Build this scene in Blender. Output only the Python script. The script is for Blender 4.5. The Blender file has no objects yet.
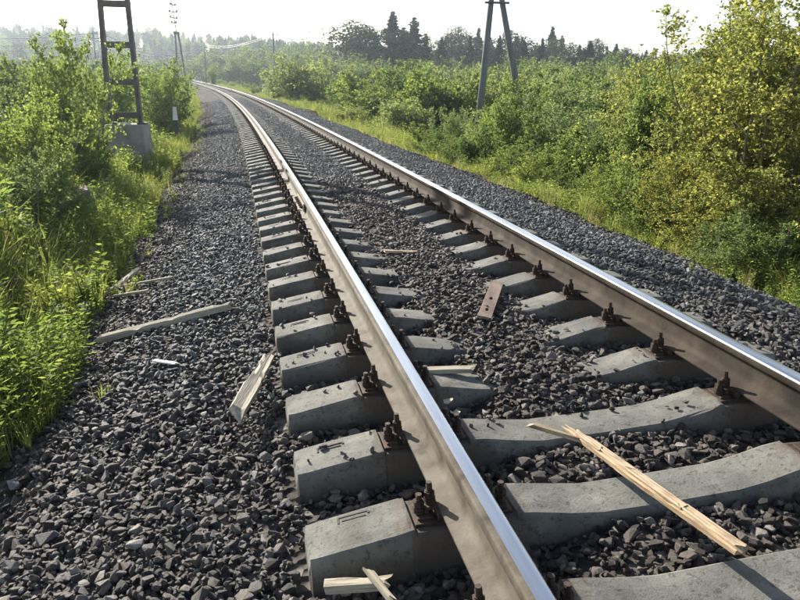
import bpy, bmesh, math, random
import numpy as np
from mathutils import Vector, Matrix, Euler

R = math.radians
random.seed(7)
RNG = np.random.default_rng(7)
scene = bpy.context.scene
col = scene.collection

# ------------------------------------------------------------------ camera
F, PITCH, ROLL, CAMH, CAMX, YAW = 689.51, 0.304203, 0.018366, 1.208121, -1.484792, 0.22257
CAM = np.array([CAMX, 0.0, CAMH])
cam_d = bpy.data.cameras.new('camera'); cam = bpy.data.objects.new('camera', cam_d); col.objects.link(cam)
cam_d.sensor_width = 36; cam_d.lens = 36 * F / 800; cam_d.clip_end = 5000; cam_d.clip_start = 0.05
fw = Vector((math.sin(YAW) * math.cos(PITCH), math.cos(YAW) * math.cos(PITCH), -math.sin(PITCH)))
r0 = Vector((math.cos(YAW), -math.sin(YAW), 0)); u0 = r0.cross(fw)
cr, sr = math.cos(ROLL), math.sin(ROLL)
rt = r0 * cr + u0 * sr; up = u0 * cr - r0 * sr
M = Matrix((rt, up, -fw)).transposed().to_4x4(); M.translation = Vector(CAM)
cam.matrix_world = M
scene.camera = cam

# ------------------------------------------------------------------ light
SUN_EL, SUN_AZ = R(23.5), R(-25)          # azimuth measured from +y towards +x
world = bpy.data.worlds.new("World"); scene.world = world; world.use_nodes = True
wn = world.node_tree
sky = wn.nodes.new('ShaderNodeTexSky'); sky.sky_type = 'NISHITA'; sky.sun_disc = False
sky.sun_elevation = SUN_EL; sky.sun_rotation = SUN_AZ; sky.air_density = 1.0; sky.dust_density = 1.4; sky.ozone_density = 1.0
bg = wn.nodes['Background']; bg.inputs['Strength'].default_value = 0.064
# a bright milky veil of thin cloud round the whole horizon, gone by 40 degrees up
tcw = wn.nodes.new('ShaderNodeTexCoord'); sx = wn.nodes.new('ShaderNodeSeparateXYZ'); wn.links.new(tcw.outputs['Generated'], sx.inputs[0])
vr = wn.nodes.new('ShaderNodeMapRange'); vr.interpolation_type = 'SMOOTHSTEP'; wn.links.new(sx.outputs['Z'], vr.inputs['Value'])
vr.inputs['From Min'].default_value = .12; vr.inputs['From Max'].default_value = .62; vr.inputs['To Min'].default_value = 1; vr.inputs['To Max'].default_value = 0
nz = wn.nodes.new('ShaderNodeTexNoise'); nz.inputs['Scale'].default_value = 2.2; nz.inputs['Detail'].default_value = 5; wn.links.new(tcw.outputs['Generated'], nz.inputs['Vector'])
nm = wn.nodes.new('ShaderNodeMath'); nm.operation = 'MULTIPLY_ADD'; wn.links.new(nz.outputs['Fac'], nm.inputs[0]); nm.inputs[1].default_value = 3.0; nm.inputs[2].default_value = 3.4
vm = wn.nodes.new('ShaderNodeMath'); vm.operation = 'MULTIPLY'; wn.links.new(vr.outputs[0], vm.inputs[0]); wn.links.new(nm.outputs[0], vm.inputs[1])
vc = wn.nodes.new('ShaderNodeVectorMath'); vc.operation = 'SCALE'; vc.inputs[0].default_value = (.97, .99, 1.0); wn.links.new(vm.outputs[0], vc.inputs['Scale'])
va = wn.nodes.new('ShaderNodeVectorMath'); va.operation = 'ADD'; wn.links.new(sky.outputs[0], va.inputs[0]); wn.links.new(vc.outputs[0], va.inputs[1])
wn.links.new(va.outputs[0], bg.inputs['Color'])
sun_d = bpy.data.lights.new('sun', 'SUN'); sun_d.energy = 5.0; sun_d.angle = R(0.55); sun_d.color = (1.0, 0.93, 0.82)
sun = bpy.data.objects.new('sun', sun_d); col.objects.link(sun)
sd = Vector((math.sin(SUN_AZ) * math.cos(SUN_EL), math.cos(SUN_AZ) * math.cos(SUN_EL), math.sin(SUN_EL)))
sun.rotation_euler = (-sd).to_track_quat('-Z', 'Y').to_euler()
scene.view_settings.view_transform = 'Standard'; scene.view_settings.look = 'None'
scene.view_settings.exposure = 1.28; scene.view_settings.gamma = 1
scene.cycles.max_bounces = 8; scene.cycles.diffuse_bounces = 6; scene.cycles.transparent_max_bounces = 8; scene.cycles.volume_bounces = 0

# ------------------------------------------------------------------ the line of the track
K1, K2, CANT, GR, PITCH_S, PH = 0.001078, -4e-6, 0.046204, 3.3e-5, 0.543, 2.0447
_s = np.arange(-60, 900, 0.5)
def _theta(s):
    s2 = np.minimum(s, 330.0)
    return K1 * s2 + K2 * s2 * s2 / 2
_th = _theta(_s)
_px = np.concatenate([[0], np.cumsum(-(np.sin(_th[1:]) + np.sin(_th[:-1])) / 2 * 0.5)])
_py = np.concatenate([[0], np.cumsum((np.cos(_th[1:]) + np.cos(_th[:-1])) / 2 * 0.5)])
i0 = np.argmin(abs(_s)); _px -= _px[i0]; _py -= _py[i0]
def grade(s):
    s = np.clip(s, 0, 260); return GR * s * s
def track(s, off, z):
    """track frame (distance along, right offset, height over rail head) -> world"""
    s = np.asarray(s, float); t = _theta(s)
    x = np.interp(s, _s, _px) + off * np.cos(t); y = np.interp(s, _s, _py) + off * np.sin(t)
    return np.stack(np.broadcast_arrays(x, y, z + off * CANT + grade(s)), -1)
def inverse(x, y):
    x = np.asarray(x, float); y = np.asarray(y, float); s = y.copy()
    for _ in range(4):
        t = _theta(s)
        dx = x - np.interp(s, _s, _px); dy = y - np.interp(s, _s, _py)
        s = s + (-np.sin(t) * dx + np.cos(t) * dy)
    t = _theta(s); dx = x - np.interp(s, _s, _px); dy = y - np.interp(s, _s, _py)
    return s, np.cos(t) * dx + np.sin(t) * dy

def vnoise(x, y, seed=0):
    """smooth value noise"""
    xi = np.floor(x).astype(np.int64); yi = np.floor(y).astype(np.int64); fx = x - xi; fy = y - yi
    fx = fx * fx * (3 - 2 * fx); fy = fy * fy * (3 - 2 * fy)
    def h(a, b):
        n = (a * 374761393 + b * 668265263 + seed * 1442695041) & 0x7fffffff
        n = ((n ^ (n >> 13)) * 1274126177) & 0x7fffffff
        return ((n ^ (n >> 16)) & 0xffff) / 65535.0
    return (h(xi, yi) * (1 - fx) + h(xi + 1, yi) * fx) * (1 - fy) + (h(xi, yi + 1) * (1 - fx) + h(xi + 1, yi + 1) * fx) * fy

OFFS = np.array([-400, -60, -12, -6, -4.4, -3.2, -2.5, -1.9, -1.35, -0.95, -0.6, -0.3, 0, 0.3, 0.6, 0.95, 1.35, 2.1, 2.7, 3.3, 4.3, 6, 12, 60, 400.])
ZS = np.array([-1.6, -1.6, -1.5, -1.25, -1.0, -0.72, -0.53, -0.43, -0.37, -0.36, -0.34, -0.30, -0.285, -0.30, -0.33, -0.36, -0.35, -0.40, -0.52, -0.78, -1.15, -1.5, -1.9, -1.9, -1.6])
def ground_z(x, y, bed=False):
    s, off = inverse(x, y)
    z = np.interp(off, OFFS, ZS)
    near = np.clip((3.6 - abs(off)) / 1.2, 0, 1)
    z = z + np.clip(off, -3, 3) * CANT * np.clip((6 - abs(off)) / 3, 0, 1) + grade(s)
    # heaped ballast in the middle of the track, farther on
    z = z + 0.045 * np.clip((s - 2.55) / 0.5, 0, 1) * np.exp(-((off + 0.02) / (0.3 + .14 * np.clip((s - 3.5) / 4, 0, 1))) ** 4)
    z = z + (vnoise(x * 1.7, y * 1.7, 3) - .5) * (0.03 + 0.25 * (1 - near)) + (vnoise(x * .15, y * .15, 5) - .5) * 0.9 * (1 - near)
    r = np.hypot(x - CAMX, y); az = np.arctan2(x - CAMX, y)
    hill = np.clip((r - 170) / 260, 0, 1); hill = hill * hill * (3 - 2 * hill)
    z = z + hill * (9 + 7 * np.clip((-az + 0.30) / .3, 0, 1)) * np.maximum(np.clip((abs(off) - 8) / 30, 0, 1), np.clip((s - 265) / 60, 0, 1))
    return z
def gz(x, y): return float(ground_z(np.array([x]), np.array([y]))[0])

def ray(u, v):
    a, b = (u - 400) * cr + (v - 300) * sr, -(u - 400) * sr + (v - 300) * cr
    X, U = a / F, -b / F
    Y = math.cos(PITCH) + U * math.sin(PITCH); Z = -math.sin(PITCH) + U * math.cos(PITCH)
    return np.array([X * math.cos(YAW) + Y * math.sin(YAW), -X * math.sin(YAW) + Y * math.cos(YAW), Z])
def at_z(u, v, z):
    d = ray(u, v); return CAM + d * (z - CAMH) / d[2]
def at_d(u, v, D):
    d = ray(u, v); return CAM + d * D / (d[0] * math.sin(YAW) + d[1] * math.cos(YAW))
def on_ground(u, v, lift=0.0):
    d = ray(u, v); d = d / np.linalg.norm(d); t = 1.0
    for _ in range(4000):
        p = CAM + d * t
        if p[2] <= gz(p[0], p[1]) + lift: break
        t += 0.02 + t * 0.002
    return p

# ------------------------------------------------------------------ materials
def new_mat(name):
    m = bpy.data.materials.new(name); m.use_nodes = True
    return m, m.node_tree, m.node_tree.nodes['Principled BSDF']
def N(nt, t, **kw):
    n = nt.nodes.new(t)
    for k, v in kw.items():
        if k in n.inputs: n.inputs[k].default_value = v
        else: setattr(n, k, v)
    return n
def ramp(nt, fac, stops):
    r = nt.nodes.new('ShaderNodeValToRGB'); e = r.color_ramp.elements
    while len(e) < len(stops): e.new(0.5)
    for i, (p, c) in enumerate(stops): e[i].position = p; e[i].color = (*c, 1)
    nt.links.new(fac, r.inputs[0]); return r.outputs[0]
def mixc(nt, f, a, b, mode='MIX'):
    m = nt.nodes.new('ShaderNodeMix'); m.data_type = 'RGBA'; m.blend_type = mode
    for s, v in ((0, f), (6, a), (7, b)):
        if hasattr(v, 'is_linked') or hasattr(v, 'links'): nt.links.new(v, m.inputs[s])
        else: m.inputs[s].default_value = v if s == 0 else (*v, 1)
    return m.outputs[2]
def coords(nt, kind='Object', scale=None):
    t = nt.nodes.new('ShaderNodeTexCoord')
    if scale is None: return t.outputs[kind]
    m = nt.nodes.new('ShaderNodeMapping'); m.inputs['Scale'].default_value = scale
    nt.links.new(t.outputs[kind], m.inputs[0]); return m.outputs[0]
def noise(nt, vec, scale, detail=4, rough=.6):
    n = N(nt, 'ShaderNodeTexNoise', Scale=scale, Detail=detail, Roughness=rough); nt.links.new(vec, n.inputs['Vector']); return n.outputs['Fac']
def bump(nt, b, h, dist, strength=1.0):
    n = N(nt, 'ShaderNodeBump', Distance=dist, Strength=strength); nt.links.new(h, n.inputs['Height']); nt.links.new(n.outputs[0], b.inputs['Normal'])

MAT = {}
def mk_surface(key, stops, scale=6, rough=.85, bumpd=.003, bscale=60, metallic=0, vec_scale=None, detail=5, spec=None, kind='Object'):
    m, nt, b = new_mat(key)
    v = coords(nt, kind, vec_scale)
    nt.links.new(ramp(nt, noise(nt, v, scale, detail), stops), b.inputs['Base Color'])
    b.inputs['Roughness'].default_value = rough; b.inputs['Metallic'].default_value = metallic
    if spec is not None: b.inputs['Specular IOR Level'].default_value = spec
    if bumpd: bump(nt, b, noise(nt, v, bscale, 5, .7), bumpd)
    MAT[key] = m; return m

def mk_concrete():
    m, nt, b = new_mat('concrete'); v = coords(nt)
    oi = nt.nodes.new('ShaderNodeObjectInfo')
    va = nt.nodes.new('ShaderNodeVectorMath'); va.operation = 'ADD'; nt.links.new(v, va.inputs[0]); nt.links.new(oi.outputs['Location'], va.inputs[1]); v = va.outputs[0]
    base = ramp(nt, noise(nt, v, 5, 6, .65), [(.28, (.10, .102, .094)), (.5, (.165, .165, .150)), (.72, (.24, .238, .215))])
    spots = ramp(nt, noise(nt, v, 34, 3, .8), [(.36, (.35, .34, .33)), (.45, (1, 1, 1))])
    c = mixc(nt, .75, base, spots, 'MULTIPLY')
    blot = ramp(nt, noise(nt, v, 2.6, 3, .5), [(.60, (1, 1, 1)), (.72, (.50, .47, .43))])
    c = mixc(nt, .8, c, blot, 'MULTIPLY')
    rnd = ramp(nt, oi.outputs['Random'], [(0, (.80, .80, .80)), (1, (1.08, 1.06, 1.02))])
    c = mixc(nt, 1.0, c, rnd, 'MULTIPLY')
    # rust and grease spreading from the fastenings
    sq = nt.nodes.new('ShaderNodeSeparateXYZ'); nt.links.new(coords(nt), sq.inputs[0])
    ab = N(nt, 'ShaderNodeMath', operation='ABSOLUTE'); nt.links.new(sq.outputs['X'], ab.inputs[0])
    su = N(nt, 'ShaderNodeMath', operation='SUBTRACT'); nt.links.new(ab.outputs[0], su.inputs[0]); su.inputs[1].default_value = .7975
    a2 = N(nt, 'ShaderNodeMath', operation='ABSOLUTE'); nt.links.new(su.outputs[0], a2.inputs[0])
    a3 = N(nt, 'ShaderNodeMath', operation='MULTIPLY_ADD'); nt.links.new(noise(nt, v, 9, 5, .75), a3.inputs[0]); a3.inputs[1].default_value = .30; nt.links.new(a2.outputs[0], a3.inputs[2])
    m3 = N(nt, 'ShaderNodeMapRange'); nt.links.new(a3.outputs[0], m3.inputs['Value']); m3.inputs['From Min'].default_value = .30; m3.inputs['From Max'].default_value = .42; m3.inputs['To Min'].default_value = .75; m3.inputs['To Max'].default_value = 0
    c = mixc(nt, m3.outputs[0], c, (.085, .055, .036))
    # darker brown towards the bottom, its upper limit broken up by noise
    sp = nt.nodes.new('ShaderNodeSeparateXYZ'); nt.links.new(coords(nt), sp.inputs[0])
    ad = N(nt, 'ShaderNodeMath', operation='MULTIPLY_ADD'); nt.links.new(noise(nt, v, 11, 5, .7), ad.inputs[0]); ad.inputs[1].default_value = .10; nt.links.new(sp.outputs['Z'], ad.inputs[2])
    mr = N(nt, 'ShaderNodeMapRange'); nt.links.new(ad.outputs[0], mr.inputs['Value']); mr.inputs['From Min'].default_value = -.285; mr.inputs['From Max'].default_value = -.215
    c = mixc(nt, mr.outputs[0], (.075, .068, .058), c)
    nt.links.new(c, b.inputs['Base Color']); b.inputs['Roughness'].default_value = .88
    bump(nt, b, noise(nt, v, 90, 5, .75), .004, .8); MAT['concrete'] = m
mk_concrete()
mk_surface('old_concrete', [(.28, (.16, .145, .13)), (.5, (.30, .28, .26)), (.7, (.38, .36, .335))], 2.2, .9, .01, 20)
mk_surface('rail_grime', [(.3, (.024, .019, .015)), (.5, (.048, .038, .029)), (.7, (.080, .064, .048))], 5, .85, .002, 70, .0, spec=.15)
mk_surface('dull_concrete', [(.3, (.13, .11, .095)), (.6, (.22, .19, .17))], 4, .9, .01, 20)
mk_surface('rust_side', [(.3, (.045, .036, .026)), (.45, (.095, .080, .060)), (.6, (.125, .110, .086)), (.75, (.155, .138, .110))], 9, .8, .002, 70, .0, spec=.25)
mk_surface('rust_dark', [(.3, (.020, .013, .010)), (.5, (.05, .032, .022)), (.75, (.11, .065, .04))], 30, .7, .002, 160, .2)
mk_surface('rust_plate', [(.3, (.13, .085, .062)), (.5, (.22, .16, .12)), (.75, (.32, .25, .195))], 14, .75, .002, 100, .1)
mk_surface('grey_wood', [(.3, (.21, .18, .13)), (.5, (.36, .32, .24)), (.7, (.50, .46, .36))], 7, .8, .004, 9, 0, (1, 14, 14))
mk_surface('fresh_wood', [(.32, (.20, .135, .085)), (.5, (.43, .325, .205)), (.68, (.60, .48, .33))], 5, .7, .004, 8, 0, (1.5, 20, 20))
mk_surface('pale_wood', [(.3, (.45, .42, .36)), (.6, (.72, .70, .66))], 8, .7, .002, 20, 0, (2, 16, 16))
mk_surface('mast_steel', [(.3, (.075, .060, .054)), (.6, (.13, .105, .095))], 6, .6, .001, 50, .3)
mk_surface('pole_grey', [(.3, (.11, .115, .11)), (.6, (.19, .195, .185))], 4, .85, .003, 30, 0, (1, 1, .2))
mk_surface('bark', [(.3, (.07, .055, .04)), (.6, (.15, .125, .10))], 8, .9, .01, 20, 0, (1, 1, .3))
mk_surface('birch_bark', [(.35, (.10, .09, .08)), (.5, (.32, .30, .27))], 9, .8, .004, 20, 0, (1, 1, 4))
mk_surface('white_paint', [(.3, (.62, .61, .58)), (.6, (.75, .74, .71))], 6, .6, .001, 40)
mk_surface('black_paint', [(.3, (.03, .03, .03)), (.6, (.06, .06, .055))], 6, .6, .001, 40)
mk_surface('wire', [(.3, (.5, .5, .5)), (.6, (.62, .62, .61))], 6, .4, 0, 40, .0)
mk_surface('insulator', [(.3, (.6, .6, .6)), (.6, (.75, .75, .74))], 6, .2, 0, 40, 0)
mk_surface('dry_leaf', [(.3, (.28, .24, .15)), (.6, (.42, .40, .28))], 9, .8, .001, 40)

mk_surface('lath_side', [(.32, (.20, .13, .075)), (.5, (.40, .28, .16)), (.68, (.56, .42, .26))], 5, .75, .004, 8, 0, (1.5, 20, 20))
def mk_polished():
    m, nt, b = new_mat('polished_steel'); v = coords(nt, 'Object', (1, .05, 1))
    nt.links.new(ramp(nt, noise(nt, v, 40, 3), [(.3, (.50, .52, .55)), (.7, (.66, .68, .71))]), b.inputs['Base Color'])
    b.inputs['Metallic'].default_value = .95
    nt.links.new(ramp(nt, noise(nt, v, 9, 4), [(.3, (.20,) * 3), (.7, (.36,) * 3)]), b.inputs['Roughness'])
    MAT['polished_steel'] = m
mk_polished()

def mk_stone():
    m, nt, b = new_mat('ballast_stone'); oi = nt.nodes.new('ShaderNodeObjectInfo'); v = coords(nt)
    grey = ramp(nt, oi.outputs['Random'], [(0, (.095, .115, .124)), (.3, (.21, .242, .258)), (.75, (.36, .40, .42)), (.93, (.51, .54, .55)), (1, (.72, .73, .71))])
    brown = ramp(nt, oi.outputs['Random'], [(0, (.07, .055, .045)), (.4, (.17, .14, .118)), (.75, (.275, .235, .20)), (.93, (.42, .37, .32)), (1, (.62, .58, .52))])
    # brown dust between the rails and along the verges, blue-grey new stone elsewhere
    at = nt.nodes.new('ShaderNodeAttribute'); at.attribute_type = 'INSTANCER'; at.attribute_name = 'dust'
    c = mixc(nt, at.outputs['Fac'], grey, brown)
    mott = ramp(nt, noise(nt, v, 2.2, 5, .7), [(.3, (.7, .7, .7)), (.7, (1.25, 1.25, 1.25))])
    c = mixc(nt, 1.0, c, mott, 'MULTIPLY')
    nt.links.new(c, b.inputs['Base Color']); b.inputs['Roughness'].default_value = .62; b.inputs['Specular IOR Level'].default_value = .4
    bump(nt, b, noise(nt, v, 9, 5, .75), .12, .9)
    MAT['ballast_stone'] = m
mk_stone()

def mk_bed():
    m, nt, b = new_mat('ballast_bed'); v = coords(nt)
    vo = N(nt, 'ShaderNodeTexVoronoi', Scale=19.0); nt.links.new(v, vo.inputs['Vector'])
    sep = nt.nodes.new('ShaderNodeSeparateColor'); nt.links.new(vo.outputs['Color'], sep.inputs[0])
    c = ramp(nt, sep.outputs[0], [(0, (.045, .040, .036)), (.6, (.085, .078, .070)), (.9, (.13, .12, .11)), (1, (.2, .19, .18))])
    nt.links.new(c, b.inputs['Base Color']); b.inputs['Roughness'].default_value = 1; b.inputs['Specular IOR Level'].default_value = .1
    bump(nt, b, vo.outputs['Distance'], .05, .9); MAT['ballast_bed'] = m
mk_bed()

def mk_ground():
    m, nt, b = new_mat('ground'); v = coords(nt)
    c = ramp(nt, noise(nt, v, .35, 8, .7), [(.3, (.045, .060, .018)), (.5, (.07, .095, .026)), (.7, (.12, .13, .05))])
    nt.links.new(c, b.inputs['Base Color']); b.inputs['Roughness'].default_value = 1; b.inputs['Specular IOR Level'].default_value = .1
    bump(nt, b, noise(nt, v, 6, 8, .8), .25, 1.0); MAT['ground'] = m
mk_ground()

def mk_leaf(key, c0, c1, c2, trans=.45, rough=.65, tr_tint=(2.1, 2.15, 1.5)):
    m = bpy.data.materials.new(key); m.use_nodes = True; nt = m.node_tree; nt.nodes.clear()
    out = nt.nodes.new('ShaderNodeOutputMaterial'); g = nt.nodes.new('ShaderNodeNewGeometry'); oi = nt.nodes.new('ShaderNodeObjectInfo')
    c = ramp(nt, g.outputs['Random Per Island'], [(0, c0), (.5, c1), (1, c2)])
    big = ramp(nt, noise(nt, g.outputs['Position'], .9, 3), [(.3, (.78, .82, .8)), (.7, (1.2, 1.14, 1.05))])
    c = mixc(nt, 1, c, big, 'MULTIPLY')
    rv = ramp(nt, oi.outputs['Random'], [(0, (.80, .86, .95)), (.5, (1, 1, 1)), (1, (1.12, 1.05, .92))])
    c = mixc(nt, 1, c, rv, 'MULTIPLY')
    b = N(nt, 'ShaderNodeBsdfPrincipled', Roughness=rough); b.inputs['Specular IOR Level'].default_value = .2
    nt.links.new(c, b.inputs['Base Color'])
    t = nt.nodes.new('ShaderNodeBsdfTranslucent'); nt.links.new(mixc(nt, 1, c, tr_tint, 'MULTIPLY'), t.inputs[0])
    mx = nt.nodes.new('ShaderNodeMixShader'); mx.inputs[0].default_value = trans
    nt.links.new(b.outputs[0], mx.inputs[1]); nt.links.new(t.outputs[0], mx.inputs[2]); nt.links.new(mx.outputs[0], out.inputs[0])
    MAT[key] = m
mk_leaf('leaf_birch', (.085, .12, .036), (.125, .165, .050), (.18, .21, .075), .55)
mk_leaf('leaf_yellow', (.12, .135, .040), (.17, .185, .058), (.23, .235, .095), .55)
mk_leaf('leaf_willow', (.095, .122, .05), (.14, .17, .072), (.19, .22, .105), .5, tr_tint=(2.05, 2.1, 1.45))
mk_leaf('leaf_dark', (.06, .092, .030), (.095, .135, .042), (.135, .175, .06), .45)
mk_leaf('needles', (.014, .026, .014), (.024, .042, .020), (.04, .062, .028), .15, .6)
mk_leaf('pine_needles', (.028, .036, .016), (.045, .055, .024), (.065, .075, .032), .15, .6)
mk_leaf('grass_blade', (.11, .14, .042), (.165, .19, .055), (.26, .25, .11), .55)
mk_leaf('herb_leaf', (.085, .12, .036), (.135, .175, .052), (.20, .23, .08), .58)
mk_leaf('straw', (.22, .19, .11), (.32, .28, .17), (.42, .38, .26), .3)
mk_leaf('blossom', (.60, .60, .55), (.7, .7, .66), (.78, .78, .74), .3, tr_tint=(1, 1, 1))

# ------------------------------------------------------------------ mesh helpers
def mesh_np(name, V, Fs, mats=(), mi=None, smooth=False):
    """V (n,3), Fs: list of (m,k) int arrays"""
    V = np.asarray(V, np.float32); me = bpy.data.meshes.new(name); me.vertices.add(len(V)); me.vertices.foreach_set('co', V.ravel())
    tot = np.concatenate([np.full(len(f), f.shape[1], np.int32) for f in Fs]); lv = np.concatenate([f.ravel() for f in Fs]).astype(np.int32)
    me.loops.add(len(lv)); me.loops.foreach_set('vertex_index', lv)
    me.polygons.add(len(tot)); st = np.concatenate([[0], np.cumsum(tot)[:-1]]).astype(np.int32)
    me.polygons.foreach_set('loop_start', st); me.polygons.foreach_set('loop_total', tot)
    if mi is not None: me.polygons.foreach_set('material_index', np.asarray(mi, np.int32))
    if smooth: me.polygons.foreach_set('use_smooth', np.ones(len(tot), bool))
    for m in mats: me.materials.append(MAT[m])
    me.update(calc_edges=True); me.validate(); return me
class MB:
    """collects shapes for one mesh object"""
    def __init__(s): s.v = []; s.f = []; s.m = []
    def add(s, V, F_, mi=0, mat=None):
        o = len(s.v)
        for p in V: s.v.append(tuple(mat @ Vector(p)) if mat is not None else tuple(p))
        for f in F_: s.f.append([i + o for i in f]); s.m.append(mi)
    def box(s, c, d, mi=0, mat=None, taper=1.0):
        x, y, z = c; a, b, h = d[0] / 2, d[1] / 2, d[2] / 2; t = taper
        V = [(x - a, y - b, z - h), (x + a, y - b, z - h), (x + a, y + b, z - h), (x - a, y + b, z - h),
             (x - a * t, y - b * t, z + h), (x + a * t, y - b * t, z + h), (x + a * t, y + b * t, z + h), (x - a * t, y + b * t, z + h)]
        s.add(V, [(0, 3, 2, 1), (4, 5, 6, 7), (0, 1, 5, 4), (1, 2, 6, 5), (2, 3, 7, 6), (3, 0, 4, 7)], mi, mat)
    def tube(s, pts, rad, n=8, mi=0, cap=True):
        pts = [Vector(p) for p in pts]; rad = list(rad) if hasattr(rad, '__len__') else [rad] * len(pts); rings = []; o = len(s.v)
        for i, p in enumerate(pts):
            d = (pts[min(i + 1, len(pts) - 1)] - pts[max(i - 1, 0)]).normalized()
            a = d.cross(Vector((0, 0, 1)) if abs(d.z) < .9 else Vector((1, 0, 0))).normalized(); b = d.cross(a)
            for k in range(n):
                t = 2 * math.pi * k / n; s.v.append(tuple(p + (a * math.cos(t) + b * math.sin(t)) * rad[i]))
        for i in range(len(pts) - 1):
            for k in range(n):
                s.f.append([o + i * n + k, o + i * n + (k + 1) % n, o + (i + 1) * n + (k + 1) % n, o + (i + 1) * n + k]); s.m.append(mi)
        if cap:
            s.f.append([o + k for k in range(n)]); s.m.append(mi); s.f.append([o + (len(pts) - 1) * n + k for k in reversed(range(n))]); s.m.append(mi)
    def mesh(s, name, mats, smooth=False, bevel=0):
        me = bpy.data.meshes.new(name); me.from_pydata(s.v, [], s.f)
        for m in (mats if isinstance(mats, (list, tuple)) else [mats]): me.materials.append(MAT[m])
        me.polygons.foreach_set('material_index', s.m)
        bm = bmesh.new(); bm.from_mesh(me); bmesh.ops.recalc_face_normals(bm, faces=bm.faces)
        if bevel: bmesh.ops.bevel(bm, geom=list(bm.edges), offset=bevel, segments=1, affect='EDGES', clamp_overlap=True)
        bm.to_mesh(me); bm.free()
        if smooth: me.polygons.foreach_set('use_smooth', [True] * len(me.polygons))
        me.update(); return me
def link(name, data, parent=None):
    o = bpy.data.objects.new(name, data); col.objects.link(o)
    if parent is not None: o.parent = parent
    return o
def tag(o, label=None, cat=None, group=None, kind=None):
    if label: o['label'] = label
    if cat: o['category'] = cat
    if group: o['group'] = group
    if kind: o['kind'] = kind
    return o
def copy_tree(o, parent=None):
    c = o.copy(); col.objects.link(c); c.parent = parent
    for ch in o.children: copy_tree(ch, c)
    return c

# ------------------------------------------------------------------ ground sheet
def build_ground():
    # fine spacing across the track, coarse far away (built in the track frame)
    so = np.concatenate([-np.geomspace(14, 620, 34)[::-1], np.arange(-12, -4, .5), np.arange(-4, 4.01, .1), np.arange(4.5, 13, .5), np.geomspace(14, 620, 34)])
    ss = np.concatenate([np.arange(-50, -2, 4), np.arange(-2, 12, .12), np.arange(12, 40, .4), np.arange(40, 120, 1.5), np.geomspace(120, 640, 50)])
    S, O = np.meshgrid(ss, so, indexing='ij')
    P = track(S, O, 0.0)
    Z = ground_z(P[..., 0].ravel(), P[..., 1].ravel()).reshape(S.shape) - 0.004
    V = np.stack([P[..., 0], P[..., 1], Z], -1).reshape(-1, 3)
    n, m = S.shape; i, j = np.meshgrid(np.arange(n - 1), np.arange(m - 1), indexing='ij')
    a = (i * m + j).ravel(); Fq = np.stack([a, a + m, a + m + 1, a + 1], -1)
    oc = (O[:-1, :-1] + O[1:, 1:]).ravel() / 2; bedmask = (oc > -2.75) & (oc < 3.15)
    def sub(mask, name, mat, label, dz=0):
        f = Fq[mask]; u, inv = np.unique(f, return_inverse=True)
        me = mesh_np(name, V[u] + np.array([0, 0, dz]), [inv.reshape(f.shape)[:, ::-1]], [mat], smooth=True)
        return tag(link(name, me), label, kind='structure')
    sub(np.ones(len(Fq), bool), 'ground', 'ground', 'green rough ground falling away on both sides of the embankment', -0.03)
    sub(bedmask, 'ballast_bed', 'ballast_bed', 'crushed stone bed carrying the railway track')
build_ground()

# ------------------------------------------------------------------ sleepers
CX = 0.7975        # rail centre
def sleeper_mesh(seed=0, n=0):
    rs = np.random.default_rng(seed)
    st = [(-1.352, -.292, .180, .235), (-1.345, -.252, .205, .28), (-1.31, -.247, .213, .29), (-1.16, -.223, .216, .30), (-1.03, -.203, .216, .30), (-1.00, -.199, .214, .30), (-.985, -.199, .212, .30), (-.978, -.213, .212, .30),
          (-.80, -.222, .212, .30), (-.618, -.213, .212, .30), (-.611, -.199, .212, .30), (-.595, -.199, .212, .30), (-.54, -.208, .21, .30), (-.40, -.236, .212, .28), (-.28, -.251, .215, .27), (0, -.254, .215, .26)]
    st = st + [(-x, z, a, b) for x, z, a, b in st[-2::-1]]
    V = []; k = 10
    for x, z, wt, wb in st:
        j = rs.normal(0, .0016, 12)
        if rs.random() < .22: j[rs.choice([1, 2, 7, 8])] += 0; j[3] -= .006 * (rs.random() < .5); j[7] -= .007 * (rs.random() < .5)
        t, b, c = wt / 2, wb / 2, .009
        zb = z - .19
        V += [(x, -b, zb), (x, -t - .006 + j[0], z - .03), (x, -t - .001 + j[1], z - c), (x, -t + c + j[2], z - .0015 + j[3] * .6), (x, -t * .4, z + j[4] * .6),
              (x, t * .4, z + j[5] * .6), (x, t - c + j[6], z - .0015 + j[7] * .6), (x, t + .001 + j[8], z - c), (x, t + .006 + j[9], z - .03), (x, b, zb)]
    Fs = []
    for i in range(len(st) - 1):
        for q in range(k): Fs.append([i * k + q, i * k + (q + 1) % k, (i + 1) * k + (q + 1) % k, (i + 1) * k + q])
    Fs.append(list(range(k))[::-1]); Fs.append([(len(st) - 1) * k + q for q in range(k)])
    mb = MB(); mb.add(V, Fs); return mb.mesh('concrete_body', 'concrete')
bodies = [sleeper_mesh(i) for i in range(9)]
def zsl(x):  # height of sleeper top at offset
    return float(np.interp(abs(x), [0, .28, .40, .54, .6, 1.0, 1.03, 1.16, 1.31, 1.35], [-.254, -.251, -.236, -.208, -.199, -.199, -.203, -.223, -.247, -.252]))
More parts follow.
